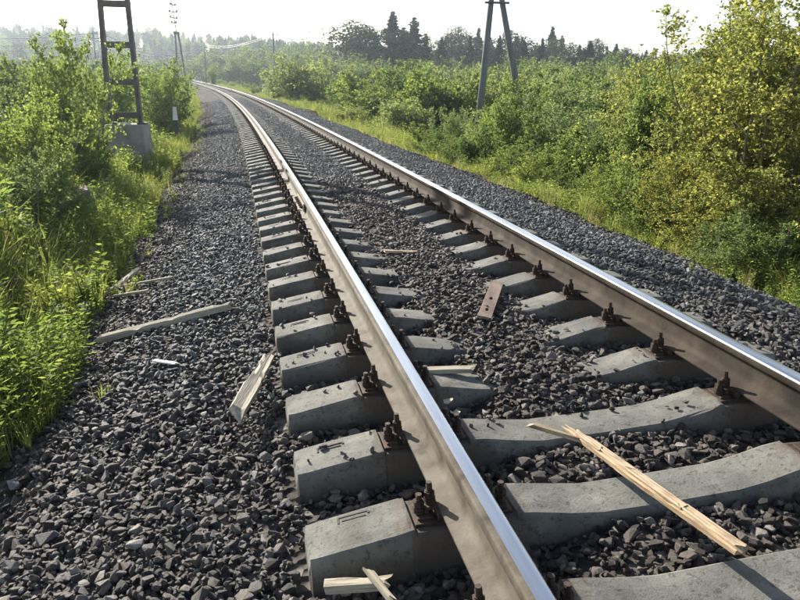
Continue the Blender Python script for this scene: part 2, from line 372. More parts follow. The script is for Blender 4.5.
# the cast bracket mark on the sleeper's sloping ends
def mark_mesh(x0, wide=.11):
    mb = MB()
    def bar(x1, y1, x2, y2, w=.007):
        z1, z2 = zsl(x1), zsl(x2); d = Vector((x2 - x1, y2 - y1, 0)); n_ = Vector((-d.y, d.x, 0)).normalized() * w / 2
        P_ = [Vector((x1, y1, z1)), Vector((x2, y2, z2))]; V = []
        for p in P_:
            for s_ in (-1, 1):
                for h in (-.004, .004): V.append(tuple(p + n_ * s_ + Vector((0, 0, h))))
        mb.add(V, [(0, 1, 3, 2), (4, 6, 7, 5), (0, 4, 5, 1), (2, 3, 7, 6), (1, 5, 7, 3), (0, 2, 6, 4)])
    bar(x0, .028, x0 + wide, .028); bar(x0, .028, x0, -.006); bar(x0 + .012, .006, x0 + wide * .9, .006); bar(x0 + wide, .028, x0 + wide, .014)
    return mb.mesh('cast_mark', 'mark')
mk_surface('mark', [(.3, (.05, .047, .042)), (.6, (.09, .085, .075))], 6, .9, .001, 40)
mark_l = mark_mesh(-1.24); mark_m = mark_mesh(-.40, .13)
def plate_mesh():
    mb = MB(); mb.box((0, 0, .008), (.355, .14, .016))
    for s_ in (-1, 1):
        mb.box((s_ * .088, 0, .030), (.018, .14, .030)); mb.box((s_ * .135, 0, .020), (.06, .10, .010))
    mb.box((0, 0, .018), (.145, .13, .006))
    return mb.mesh('base_plate', 'rust_dark', bevel=.0015)
def bolt_mesh(h, coil=True):
    mb = MB(); mb.tube([(0, 0, -.01), (0, 0, h)], .0105, 8)
    z = .006
    if coil:
        for i in range(3): mb.tube([(0, 0, z), (0, 0, z + .006)], .021 - .001 * (i % 2), 10); z += .008
    mb.tube([(0, 0, z), (0, 0, z + .022)], .0205, 6); mb.tube([(0, 0, z + .022), (0, 0, z + .026)], .015, 6)
    for q in range(3): mb.tube([(0, 0, z + .03 + q * .007), (0, 0, z + .033 + q * .007)], .0118, 8)
    return mb.mesh('bolt', 'rust_dark')
def clamp_mesh():
    mb = MB(); mb.box((0, 0, .006), (.062, .055, .013)); mb.box((.027, 0, -.004), (.012, .055, .02)); mb.box((-.025, 0, -.006), (.014, .055, .022))
    return mb.mesh('rail_clamp', 'rust_dark', bevel=.002)
pm, bm_tall, bm_short, cm = plate_mesh(), bolt_mesh(.088), bolt_mesh(.066), clamp_mesh()
def fast_mesh():
    """plate, clamps and bolts joined, for sleepers too far off to show them apart"""
    mb = MB(); mb.box((0, 0, .008), (.355, .14, .016))
    for s_ in (-1, 1):
        mb.box((s_ * .107, 0, .052), (.042, .045, .085), taper=.6); mb.box((s_ * .15, 0, .035), (.036, .04, .06), taper=.6); mb.box((s_ * .09, 0, .028), (.03, .10, .03))
    return mb.mesh('base_plate', 'rust_dark')
fm = fast_mesh()
ZPL = -.2175       # underside of base plates at the rail seat
def make_sleeper(detail, seed=0):
    root = link('concrete_sleeper', None); root.empty_display_size = .3
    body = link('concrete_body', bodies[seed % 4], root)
    if detail < 2: link('cast_mark', mark_l, root)
    for s_ in (-1, 1):
        pl = link('base_plate', pm if detail == 0 else fm, root); pl.location = (s_ * CX, 0, ZPL)
        if detail == 0:
            for q, (h, m_) in ((-1, (0, 0)), (1, (0, 0))):
                b1 = link('bolt', bm_tall, pl); b1.location = (q * .107, .004, .040); b1.rotation_euler = (.05 * q, -.04, .3 * q)
                b2 = link('bolt', bm_short, pl); b2.location = (q * .152, -.012, .022)
                c_ = link('rail_clamp', cm, pl); c_.location = (q * .100, 0, .036); c_.rotation_euler = (0, 0, 0 if q < 0 else math.pi)
    return root
_ones = ['', 'first', 'second', 'third', 'fourth', 'fifth', 'sixth', 'seventh', 'eighth', 'ninth', 'tenth', 'eleventh', 'twelfth', 'thirteenth', 'fourteenth', 'fifteenth', 'sixteenth', 'seventeenth', 'eighteenth', 'nineteenth']
def ordinal(n):
    if n < 20: return _ones[n]
    t = {2: 'twent', 3: 'thirt', 4: 'fort', 5: 'fift', 6: 'sixt'}[n // 10]
    return t + ('ieth' if n % 10 == 0 else 'y-' + _ones[n % 10])
EXTRA = {0: 'cut off at the bottom edge of the photo', 1: 'just below the splintered lath', 2: 'under the middle of the splintered lath', 3: 'touched by the thin wood sliver',
         4: 'beside the broken grey board', 5: 'ending right of the grey board', 6: 'just this side of the rusty plate', 7: 'level with the rusty plate'}
protos = [make_sleeper(0), make_sleeper(1), make_sleeper(2)]
used = [False] * 3; nsl = 0
for n in range(-1, 299):
    d = 0 if n < 26 else (1 if n < 60 else 2)
    if not used[d]: o = protos[d]; used[d] = True
    else:
        o = copy_tree(protos[d])
    if n >= 0:
        for ch in o.children:
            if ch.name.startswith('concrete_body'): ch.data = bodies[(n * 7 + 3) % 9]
    for ch in o.children:
        if ch.name.startswith('cast_mark'): ch.location = (random.uniform(-.012, .025), random.uniform(-.012, .010), -random.choice((0, .0008, .002))); ch.rotation_euler = (0, 0, random.uniform(-.04, .04))
    s = PH + PITCH_S * n + (0.012 * math.sin(n * 2.3) if n > 3 else 0)
    o.location = Vector(track(s, 0.0, 0.0)) + Vector((0, 0, random.uniform(-.004, .002)))
    o.rotation_euler = Euler((0, -math.atan(CANT), float(_theta(np.array(s))) + random.uniform(-.004, .004)), 'XYZ')
    i = n + 1
    if i == 0: lab = 'nearest concrete sleeper, ' + EXTRA[0]
    elif i < 60: lab = ordinal(i + 1) + ' nearest concrete sleeper under the rails' + (', ' + EXTRA[i] if i in EXTRA else '')
    else: lab = 'concrete sleeper far along the curve, too small to count'
    tag(o, lab, 'sleeper', 'concrete sleepers under the rails')
# farther sleepers still: one object
mb = MB()
for n in range(299, 470):
    s = PH + PITCH_S * n; p = track(s, 0.0, -.27)
    mb.box((0, 0, 0), (2.7, .22, .08), mat=Matrix.Translation(p) @ Matrix.Rotation(float(_theta(np.array(s))), 4, 'Z'))
tag(link('distant_sleepers', mb.mesh('distant_sleepers', 'concrete')), 'concrete sleepers at the far end of the curve', 'sleepers', kind='stuff')

# ------------------------------------------------------------------ rails
def rail(side):
    g = -side   # gauge side sign in local x
    h = [(.0375, -.012), (.0365, -.004), (.031, -.0008), (.016, 0), (0, .0008), (-.016, 0), (-.031, -.0008), (-.0365, -.004), (-.0375, -.012)]
    prof = [(a, b, 0) for a, b in h]
    left = [(-.0375, -.036), (-.030, -.044), (-.012, -.054), (-.009, -.075), (-.009, -.125), (-.013, -.146), (-.030, -.157), (-.072, -.168), (-.075, -.171), (-.075, -.180)]
    right = [(-a, b) for a, b in left[::-1]]
    P = [(a, b) for a, b in h] + left + right      # closed ring, going right->left over the top
    n = len(P)
    ss = np.concatenate([np.arange(-1.2, 30, .5), np.arange(30, 120, 1.5), np.arange(120, 262, 4)])
    V = []
    for a, b in P: V.append(track(ss, side * CX + a, b))
    V = np.stack(V, 1).reshape(-1, 3); m = len(ss)
    Fs = []; mi = []
    for k in range(n):
        k2 = (k + 1) % n; xm = (P[k][0] + P[k2][0]) / 2; zm = (P[k][1] + P[k2][1]) / 2
        top = zm > -.003 and (xm * g > -.018 if side < 0 else xm * g > -.034) or (zm > -.010 and xm * g > .03)
        i = np.arange(m - 1); Fs.append(np.stack([i * n + k, i * n + k2, (i + 1) * n + k2, (i + 1) * n + k], -1)); mi += [1 if top else 0] * (m - 1)
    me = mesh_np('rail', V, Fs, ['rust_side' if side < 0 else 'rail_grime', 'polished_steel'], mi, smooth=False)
    bm = bmesh.new(); bm.from_mesh(me); bmesh.ops.recalc_face_normals(bm, faces=bm.faces); bm.to_mesh(me); bm.free()
    return me
lr = link('steel_rail', None); lr.location = track(0, -CX, -.18)
o = link('rail_body', rail(-1)); o.parent = lr; o.matrix_parent_inverse = Matrix.Translation(-lr.location)
tag(lr, 'left rail of the track, blue sheen on its head and lit rusty side', 'rail', 'rails of the track')
rr = link('steel_rail', None); rr.location = track(0, CX, -.18)
o = link('rail_body', rail(1)); o.parent = rr; o.matrix_parent_inverse = Matrix.Translation(-rr.location)
tag(rr, 'right rail of the track, bright head above a shaded brown web', 'rail', 'rails of the track')
# bolted joint in the left rail
js = 8.1
p = Vector(track(js, -CX - .028, -.10)); th = float(_theta(np.array(js)))
fp = MB(); fp.box((0, 0, 0), (.022, .80, .085)); fpo = link('fishplate', fp.mesh('fishplate', 'rust_plate', bevel=.004), lr); fpo.location = p - lr.location; fpo.rotation_euler = (0, 0, th)
for y in (-.33, -.2, -.07, .07, .2, .33):
    nb = MB(); nb.tube([(-.008, 0, 0), (-.034, 0, 0)], .019, 6); nb.tube([(-.034, 0, 0), (-.05, 0, 0)], .011, 6)
    b = link('joint_bolt', nb.mesh('joint_bolt', 'rust_dark'), fpo); b.location = (0, y, 0)

# ------------------------------------------------------------------ instancing for stuff
def scatter(name, protos, pos, rot, scl, idx, label, cat, extra=None):
    """one stuff object: points carrying instances of the given meshes"""
    c = bpy.data.collections.new(name + '_pieces'); obs = []
    for i, me in enumerate(protos):
        o = bpy.data.objects.new('%s_piece_%02d' % (name, i), me); c.objects.link(o)
    me = bpy.data.meshes.new(name); me.vertices.add(len(pos)); me.vertices.foreach_set('co', np.asarray(pos, np.float32).ravel())
    a = me.attributes.new('rot', 'FLOAT_VECTOR', 'POINT'); a.data.foreach_set('vector', np.asarray(rot, np.float32).ravel())
    a = me.attributes.new('scl', 'FLOAT_VECTOR', 'POINT'); a.data.foreach_set('vector', np.asarray(scl, np.float32).ravel())
    a = me.attributes.new('idx', 'INT', 'POINT'); a.data.foreach_set('value', np.asarray(idx, np.int32))
    if extra is not None:
        a = me.attributes.new('dust', 'FLOAT', 'POINT'); a.data.foreach_set('value', np.asarray(extra, np.float32))
    ng = bpy.data.node_groups.new(name, 'GeometryNodeTree')
    ng.interface.new_socket('Geometry', in_out='INPUT', socket_type='NodeSocketGeometry'); ng.interface.new_socket('Geometry', in_out='OUTPUT', socket_type='NodeSocketGeometry')
    gi = ng.nodes.new('NodeGroupInput'); go = ng.nodes.new('NodeGroupOutput')
    ci = ng.nodes.new('GeometryNodeCollectionInfo'); ci.inputs['Collection'].default_value = c; ci.inputs['Separate Children'].default_value = True; ci.inputs['Reset Children'].default_value = True
    ip = ng.nodes.new('GeometryNodeInstanceOnPoints'); ip.inputs['Pick Instance'].default_value = True
    def na(n_, t):
        q = ng.nodes.new('GeometryNodeInputNamedAttribute'); q.data_type = t; q.inputs['Name'].default_value = n_; return q.outputs['Attribute']
    ng.links.new(gi.outputs[0], ip.inputs['Points']); ng.links.new(ci.outputs[0], ip.inputs['Instance'])
    ng.links.new(na('idx', 'INT'), ip.inputs['Instance Index']); ng.links.new(na('rot', 'FLOAT_VECTOR'), ip.inputs['Rotation']); ng.links.new(na('scl', 'FLOAT_VECTOR'), ip.inputs['Scale'])
    ng.links.new(ip.outputs[0], go.inputs[0])
    o = link(name, me); md = o.modifiers.new('scatter', 'NODES'); md.node_group = ng
    return tag(o, label, cat, kind='stuff')

# ------------------------------------------------------------------ ballast stones
def stone_mesh(i):
    rs = random.Random(100 + i); bm = bmesh.new()
    ax = (1, rs.uniform(.5, .95), rs.uniform(.32, .8))
    for _ in range(rs.choice((11, 13, 16))):
        v = Vector((rs.gauss(0, 1), rs.gauss(0, 1), rs.gauss(0, 1))).normalized() * rs.uniform(.82, 1)
        # push points toward a box: angular crushed rock
        q = max(abs(v.x), abs(v.y), abs(v.z)); v = v.lerp(v / q * .8, .55)
        bm.verts.new((v.x * ax[0], v.y * ax[1], v.z * ax[2]))
    r = bmesh.ops.convex_hull(bm, input=bm.verts)
    bmesh.ops.delete(bm, geom=[g for g in r['geom_interior'] if isinstance(g, bmesh.types.BMVert)], context='VERTS')
    bmesh.ops.bevel(bm, geom=list(bm.edges), offset=.045, segments=1, affect='EDGES', clamp_overlap=True)
    me = bpy.data.meshes.new('stone'); bm.to_mesh(me); bm.free(); me.materials.append(MAT['ballast_stone']); return me
stones = [stone_mesh(i) for i in range(14)]
def lay_stones():
    P = []; Rr = []; Sc = []; Du = []
    for (s0, s1, dens, r_lo, r_hi) in ((.6, 4.5, 2300, .012, .043), (4.5, 11, 1350, .014, .040), (11, 24, 800, .017, .036), (24, 60, 330, .024, .045)):
        n = int((s1 - s0) * 6.1 * dens)
        s = RNG.uniform(s0, s1, n); off = RNG.uniform(-2.95, 3.25, n)
        edge = np.where(off < 0, -2.35 - off, off - 2.75); keep = RNG.uniform(0, .55, n) > edge          # thinning into the verge
        k = np.round((s - PH) / PITCH_S); ds = abs(s - PH - k * PITCH_S)
        hw = .25 + .16 * np.clip((s - 3.5) / 4, 0, 1)
        lowmid = (abs(off + .02) < hw + .1) & (s > 2.75) & (RNG.random(n) < .95 * np.clip(1.5 - abs(off + .02) / hw, 0, 1))
        on = (abs(off) < 1.385) & (ds < .128) & ~lowmid
        few = on & (RNG.random(n) < .022) & (abs(abs(off) - CX) > .2) & (s > 2.2); keep &= ~on | few
        keep0 = keep.copy(); s, off = s[keep], off[keep]; lowmid = lowmid[keep] & (ds[keep] < .13)
        r = r_lo * .7 + (r_hi - r_lo * .7) * RNG.beta(1.1, 2.9, len(s))
        w = track(s, off, 0.0)
        z = ground_z(w[:, 0], w[:, 1]) + r * np.where(s < 5, RNG.uniform(-.2, 1.05, len(s)), RNG.uniform(-.1, .75, len(s)))
        fw_ = few[keep0]; ztop = np.interp(abs(off), [0, .28, .40, .54, .6, 1.0, 1.16, 1.35], [-.254, -.251, -.236, -.208, -.199, -.199, -.223, -.252]) + off * CANT + grade(s)
        r = np.where(fw_, np.minimum(r, .02), r); z = np.where(fw_, ztop + r * .3, z)
        z = np.where(lowmid, np.maximum(z, -.25 + grade(s) + off * CANT + r * .25), z)
        P.append(np.stack([w[:, 0], w[:, 1], z], -1)); Rr.append(np.stack([RNG.normal(0, .36, len(s)), RNG.normal(0, .36, len(s)), RNG.uniform(0, 6.28, len(s))], -1))
        Sc.append(r[:, None] * RNG.uniform(.8, 1.25, (len(s), 3)))
        inner = np.exp(-(np.maximum(abs(off + .05) - .75, 0) / .25) ** 2) * np.clip(1.2 - (s - 9) / 2.5, .12, 1)
        edge = np.clip((-off - 2.0) / .5, 0, 1) + np.clip((off - 2.3) / .5, 0, 1)
        near = np.clip((7 - s) / 4, 0, 1) * .85
        Du.append(np.clip(np.maximum.reduce([inner, edge, near]) + RNG.normal(0, .12, len(s)), 0, 1))
    P = np.concatenate(P); n = len(P)
    scatter('ballast_stones', stones, P, np.concatenate(Rr), np.concatenate(Sc), RNG.integers(0, len(stones), n), 'grey crushed stone ballast lying around the sleepers and down both shoulders', 'ballast', np.concatenate(Du))
lay_stones()

# ------------------------------------------------------------------ plants
def leaf_quads(P, D, L, W, rs, fold=.25):
    """diamond leaves at P pointing along D"""
    n = len(P); D = D / (np.linalg.norm(D, axis=1, keepdims=True) + 1e-9)
    A = rs.normal(0, 1, (n, 3)); A[:, 2] *= .7; S_ = np.cross(D, A); S_ /= (np.linalg.norm(S_, axis=1, keepdims=True) + 1e-9)
    Nn = np.cross(D, S_)
    L = L[:, None]; W = W[:, None]
    V = np.stack([P, P + D * L * .45 + S_ * W * .5 + Nn * W * fold, P + D * L, P + D * L * .45 - S_ * W * .5 + Nn * W * fold], 1).reshape(-1, 3)
    i = np.arange(n)[:, None] * 4; return V, i + np.array([[0, 1, 2, 3]])
def tubes_np(A, B, ra, rb, n=4):
    """many straight tapered tubes"""
    D = B - A; D = D / (np.linalg.norm(D, axis=1, keepdims=True) + 1e-9)
    up_ = np.where(abs(D[:, 2:3]) < .9, np.array([[0, 0, 1.]]), np.array([[1., 0, 0]])); X = np.cross(D, up_); X /= np.linalg.norm(X, axis=1, keepdims=True); Y = np.cross(D, X)
    t = np.arange(n) * 2 * math.pi / n; c, s = np.cos(t)[None, :, None], np.sin(t)[None, :, None]
    ring = X[:, None] * c + Y[:, None] * s
    V = np.concatenate([A[:, None] + ring * ra[:, None, None], B[:, None] + ring * rb[:, None, None]], 1).reshape(-1, 3)
    k = np.arange(n); base = np.stack([k, (k + 1) % n, (k + 1) % n + n, k + n], -1)
    return V, (np.arange(len(A))[:, None, None] * 2 * n + base[None]).reshape(-1, 4)
def curve_chain(p0, d0, L, nseg, rs, wob, lift):
    P = [p0]; d = d0.copy()
    for _ in range(nseg):
        d = d + rs.normal(0, wob, 3) + np.array([0, 0, lift]); d /= np.linalg.norm(d); P.append(P[-1] + d * L / nseg)
    return np.array(P)
def woody(seed, H, W, stems, leafL, leafW, n_br, n_tw, n_lf, upright=.6, low=.12, hang=0.0, single=False, tw_len=.22):
    """returns (wood mesh data, leaf mesh data): stems > branches > twigs > leaves. Built H tall, W wide"""
    rs = np.random.default_rng(seed); segA, segB, rA, rB = [], [], [], []; LP, LD = [], []
    def addchain(P, r0_, r1_):
        r = np.linspace(r0_, r1_, len(P))
        segA.append(P[:-1]); segB.append(P[1:]); rA.append(r[:-1]); rB.append(r[1:])
    for k in range(stems):
        az = rs.uniform(0, 2 * math.pi) if not single else 0; hh = H * (rs.uniform(.62, 1.0) if k else 1.0)
        lean = (rs.uniform(.15, 1.0) ** .8) * W * .36 / H if not single else .03
        d0 = np.array([math.cos(az) * lean * 1.6, math.sin(az) * lean * 1.6, 1.0]); d0 /= np.linalg.norm(d0)
        if lean > .4: hh *= .88
        S = curve_chain(np.array([math.cos(az), math.sin(az), 0]) * rs.uniform(0, .05) * W, d0, hh, 9, rs, .07, .03)
        S[0, 2] = -.15
        rad = .011 * H * (.6 if not single else 1.0); addchain(S, rad, rad * .15)
        for b in range(n_br):
            t = low + (1 - low) * (b + rs.random()) / n_br; x = t * 9; i = min(int(x), 8); p = S[i] + (S[i + 1] - S[i]) * (x - i)
            az2 = rs.uniform(0, 2 * math.pi); env = math.sin(min(1, (t * .92 + .10)) * math.pi) ** .7 if not upright > .8 else (1 - t * .8)
            L = (W * .5 * (.5 if not single else .95) * (env * rs.uniform(.5, 1.15) + .12))
            upw = upright * rs.uniform(.5, 1.3)
            d = np.array([math.cos(az2), math.sin(az2), upw])
            d /= np.linalg.norm(d); Bc = curve_chain(p, d, L, 4, rs, .12, .06 - hang * .22); addchain(Bc, rad * .3 * (1.15 - t), rad * .06)
            for w in range(n_tw):
                u = (w + rs.random()) / n_tw * .9 + .1; x2 = u * 4; j = min(int(x2), 3); q = Bc[j] + (Bc[j + 1] - Bc[j]) * (x2 - j)
                dd = (Bc[j + 1] - Bc[j]); dd /= np.linalg.norm(dd); dd = dd * .7 + rs.normal(0, .55, 3) + np.array([0, 0, .15 - hang]); dd /= np.linalg.norm(dd)
                tl = tw_len * rs.uniform(.5, 1.4) * min(1, .35 + L); e = q + dd * tl
                segA.append(q[None]); segB.append(e[None]); rA.append(np.array([rad * .06])); rB.append(np.array([rad * .03]))
                m = max(2, int(n_lf * rs.uniform(.6, 1.4) * min(1, .35 + L / (W * .22)))); v = rs.uniform(.05, 1.05, m)[:, None]
                LP.append(q + (e - q) * v + rs.normal(0, .012 * leafL / .06, (m, 3))); LD.append(dd * .5 + rs.normal(0, .7, (m, 3)) + np.array([0, 0, -.25]))
    LP = np.concatenate(LP); LD = np.concatenate(LD); n = len(LP)
    k = rs.uniform(.6, 1.3, n)
    lv, lf = leaf_quads(LP, LD, leafL * k, leafW * k, rs)
    wv, wf = tubes_np(np.concatenate(segA), np.concatenate(segB), np.concatenate(rA), np.concatenate(rB), 4)
    return (wv, wf), (lv, lf)
def conifer(seed, H, W, pine=False):
    rs = np.random.default_rng(seed); A, B, ra, rb = [], [], [], []; LP, LD = [], []
    A.append([[0, 0, -.3]]); B.append([[0, 0, H]]); ra.append([H * .013]); rb.append([.02])
    z = H * (.45 if pine else .08)
    while z < H * .985:
        t = z / H
        if pine: L = W * .5 * math.sin(min(1, (t - .38) / .62 * .95 + .08) * math.pi) ** .5 * rs.uniform(.6, 1.1)
        else: L = W * .5 * (1 - t) ** 1.05 * rs.uniform(.45, 1.3) * (1 + .35 * math.sin(z * 2.1 + seed)) + .05
        nb = 6 if not pine else 5; a0 = rs.uniform(0, 6.28)
        for q in range(nb):
            az = a0 + q * 6.283 / nb + rs.normal(0, .25); l = L * rs.uniform(.5, 1.3)
            dz = (rs.uniform(.05, .5) if pine else -.25 + .75 * t)
            d = np.array([math.cos(az), math.sin(az), dz]); p0 = np.array([0, 0, z]); e = p0 + d * l
            A.append([p0]); B.append([e]); ra.append([.035]); rb.append([.01])
            m = int(9 + l * (24 if not pine else 22)); v = rs.uniform(.15 if not pine else .45, 1.05, m)[:, None]
            sp = .13 * l if not pine else .28 * l
            LP.append(p0 + (e - p0) * v + rs.normal(0, 1, (m, 3)) * np.array([sp, sp, .12 if not pine else .3 * sp + .1]))
            LD.append(d * (.6 if not pine else .1) + rs.normal(0, .6, (m, 3)) + np.array([0, 0, -.25 if not pine else .2]))
        z += H * (.028 if not pine else .045) * rs.uniform(.8, 1.2)
    LP = np.concatenate(LP); LD = np.concatenate(LD); n = len(LP); k = rs.uniform(.6, 1.3, n)
    k = k * (1.0 if pine else 1) * np.clip((1.06 - LP[:, 2] / H) * 3 + .35, .4, 1.1)
    lv, lf = leaf_quads(LP, LD, .42 * k, .2 * k, rs, .1)
    wv, wf = tubes_np(np.concatenate(A), np.concatenate(B), np.concatenate(ra), np.concatenate(rb), 5)
    return (wv, wf), (lv, lf)
def plant_proto(kind, leafmat, barkmat, data, dims):
    (wv, wf), (lv, lf) = data
    cm_ = mesh_np('crown', lv, [lf], [leafmat]); wm = mesh_np('trunk', wv, [wf], [barkmat], smooth=True)
    both = mesh_np(kind, np.concatenate([lv, wv]), [lf, wf + len(lv)], [leafmat, barkmat], np.concatenate([np.zeros(len(lf)), np.ones(len(wf))]))
    z = lv[:, 2]; r = np.hypot(lv[:, 0], lv[:, 1])
    return dict(kind=kind, crown=cm_, trunk=wm, both=both, H=float(np.quantile(z, .998)), W=float(np.quantile(r, .97)) * 2)

PR = {}
PR['sapling'] = [plant_proto('birch_sapling', 'leaf_birch', 'birch_bark', woody(10 + i, 3.0, 1.9, 6, .055, .042, 18, 8, 11, .9, .06), 0) for i in range(3)]
PR['yellow'] = [plant_proto('willow_tree', 'leaf_yellow', 'bark', woody(20 + i, 4.0, 3.6, 14, .046, .030, 24, 10, 16, .6, .05, tw_len=.3), 0) for i in range(2)]
PR['bush'] = [plant_proto('willow_bush', 'leaf_willow', 'bark', woody(30 + i, 2.6, 3.4, 16, .062, .03, 15, 8, 10, .55, .05, tw_len=.26), 0) for i in range(3)]
PR['greenbush'] = [plant_proto('alder_bush', 'leaf_dark', 'bark', woody(40 + i, 2.6, 3.0, 13, .062, .048, 15, 8, 10, .5, .05, tw_len=.26), 0) for i in range(3)]
PR['birchbush'] = [plant_proto('birch_bush', 'leaf_birch', 'birch_bark', woody(80 + i, 3.2, 2.9, 12, .054, .040, 20, 8, 12, .75, .05, tw_len=.28), 0) for i in range(3)]
PR['midbush'] = [plant_proto('willow_bush', 'leaf_willow', 'bark', woody(90 + i, 4.0, 6.0, 16, .15, .085, 14, 7, 9, .5, .05, tw_len=.5), 0) for i in range(3)]
PR['midgreen'] = [plant_proto('alder_bush', 'leaf_dark', 'bark', woody(95 + i, 4.0, 5.0, 14, .15, .11, 14, 7, 9, .55, .05, tw_len=.5), 0) for i in range(2)]
PR['midbirch'] = [plant_proto('birch_tree', 'leaf_birch', 'birch_bark', woody(98 + i, 5.0, 4.0, 9, .13, .10, 16, 7, 9, .8, .05, tw_len=.45), 0) for i in range(2)]
PR['far'] = [plant_proto('broadleaf_tree', 'leaf_dark', 'bark', woody(50 + i, 11., 8.0, 6, .34, .24, 16, 7, 6, .45, .16, tw_len=1.2), 0) for i in range(3)]
PR['spruce'] = [plant_proto('spruce_tree', 'needles', 'bark', conifer(60 + i, 14., 5.2), 0) for i in range(3)]
PR['pine'] = [plant_proto('pine_tree', 'pine_needles', 'bark', conifer(70 + i, 14., 6.0, True), 0) for i in range(2)]

first = {}
def place_plant(kind, u, D, vtop, wpx, label, cat='bush', group=None, rot=None, sink=0.0, name=None, fixed_h=None, base_xy=None, width=None):
    """stand a plant at picture column u, D metres ahead; its height and width follow from the photo's outline"""
    Dq = D if base_xy is None else float(np.hypot(base_xy[0] - CAMX, base_xy[1]))
    if Dq > 30: kind = {'bush': 'midbush', 'greenbush': 'midgreen', 'sapling': 'midbirch', 'birchbush': 'midbirch'}.get(kind, kind)
    pr = PR[kind][random.randrange(len(PR[kind]))]
    if base_xy is None:
        p = at_d(u, 90, D); x, y = p[0], p[1]
    else: x, y = base_xy
    z = gz(x, y) - sink
    if fixed_h: H = fixed_h
    else:
        ztop = at_d(u, vtop, D)[2]; H = max(.5, ztop - z)
    Wd = width if width else wpx / F * D / math.cos(PITCH)
    key = (pr['kind'], pr['crown'].name)
    if key not in first:
        root = link(name or pr['kind'], None); link('crown', pr['crown'], root); link('trunk', pr['trunk'], root); first[key] = root
    else: root = copy_tree(first[key]); root.name = name or pr['kind']
    root.location = (x, y, z); sx = Wd / pr['W']; root.scale = (sx, sx * random.uniform(.9, 1.1), H / pr['H']); root.rotation_euler = (0, 0, rot if rot is not None else random.uniform(0, 6.28))
    for k_ in ('label', 'category', 'group', 'kind'):
        if k_ in root: del root[k_]
    tag(root, label, cat, group); return root

# --- right-hand side, near
G1 = 'saplings and bushes along the right verge'
RP = [  # kind, u, D, top v, width px, label
 ('yellow', 768, 9.0, -8, 200, 'tall yellow-green willow at the right edge of the photo, its top reaching above the skyline'),
 ('yellow', 714, 10.4, 34, 175, 'yellow-green willow left of the tallest one at the right edge'),
 ('yellow', 815, 7.6, 120, 200, 'low yellowish willow cut off by the right edge, in front of the tallest one'),
 ('birchbush', 652, 11.0, 70, 72, 'slim pale birch sapling standing left of the yellow willows'),
 ('birchbush', 688, 12.5, 50, 84, 'birch sapling rising between the yellow willows and the slim pale birch'),
 ('bush', 757, 7.4, 218, 105, 'grey-green willow shrub at the foot of the tall yellow willow'),
 ('yellow', 694, 9.2, 150, 96, 'low yellowish shrub at the foot of the yellow willows, near the ballast edge'),
 ('sapling', 618, 12.5, 122, 70, 'small birch left of the slim pale one, by the ballast'),
 ('greenbush', 590, 14.0, 134, 70, 'low green bush midway between the forked pole and the yellow willows'),
 ('birchbush', 523, 17.5, 74, 58, 'bright green young birch directly right of the forked pole'),
 ('birchbush', 497, 19.0, 100, 42, 'small birch at the foot of the forked pole'),
 ('greenbush', 552, 16.5, 122, 66, 'round green bush right of the bright young birch'),
 ('sapling', 357, 46, 66, 40, 'pointed pale green birch standing behind the ballast left of the forked pole'),
 ('greenbush', 375, 42, 86, 62, 'green bush at the foot of the pointed pale birch'),
 ('sapling', 344, 52, 76, 30, 'small birch bush at the left flank of the pointed pale birch'),
 ('greenbush', 437, 38, 72, 80, 'broad dark green bush left of the forked pole'),
 ('bush', 402, 34, 96, 60, 'pale willow shrub low between the pointed birch and the forked pole'),
 ('sapling', 422, 60, 62, 34, 'narrow yellowish birch behind the bushes left of the forked pole'),
 ('bush', 457, 27, 108, 48, 'low grey-green willow shrub just left of the forked pole'),
 ('bush', 306, 62, 57, 68, 'large round olive willow bush beside the far curve'),
 ('bush', 280, 66, 76, 34, 'small round willow bush hugging the left side of the large olive one'),
 ('greenbush', 332, 66, 80, 34, 'dark bush to the right of the large round olive one'),
 ('bush', 590, 34, 82, 120, 'wide rounded olive willow in the thicket right of the forked pole'),
 ('bush', 640, 27, 96, 100, 'rounded willow in the thicket left of the slim pale birch'),
 ('greenbush', 552, 26, 98, 70, 'dark bush in the thicket close behind the bright young birch'),
 ('birchbush', 668, 9.6, 150, 66, 'leafy birch bush low in front of the slim birch, close to the ballast'),
 ('birchbush', 632, 11.2, 150, 62, 'leafy pale bush left of the slim birch foot, close to the ballast'),
 ('greenbush', 606, 12.6, 158, 56, 'small bush close to the ballast below the small birch'),
 ('birchbush', 570, 15.0, 128, 62, 'pale leafy bush between the bright young birch and the small birch'),
 ('birchbush', 540, 16.2, 142, 44, 'low pale bush at the foot of the bright young birch'),
 ('birchbush', 508, 18.2, 112, 50, 'pale bush filling the gap between forked pole and bright young birch'),
 ('yellow', 735, 8.2, 170, 120, 'yellowish shrub low in front of the willows at the right'),
 ('birchbush', 790, 6.9, 215, 90, 'leafy bush at the right edge just above the ballast'),
 ('yellow', 690, 12.2, 70, 110, 'yellowish willow forming the left shoulder of the big willow mass'),
 ('yellow', 742, 11.6, 0, 160, 'yellow-green willow filling the gap just left of the tallest one, farther back'),
 ('yellow', 668, 13.5, 66, 110, 'yellowish willow forming the left end of the willow mass, behind the slim birch'),
]
for kd, u, D, vt, w, lb in RP: place_plant(kd, u, D, vt, w, lb, {'yellow': 'tree', 'sapling': 'tree'}.get(kd, 'bush'), G1)
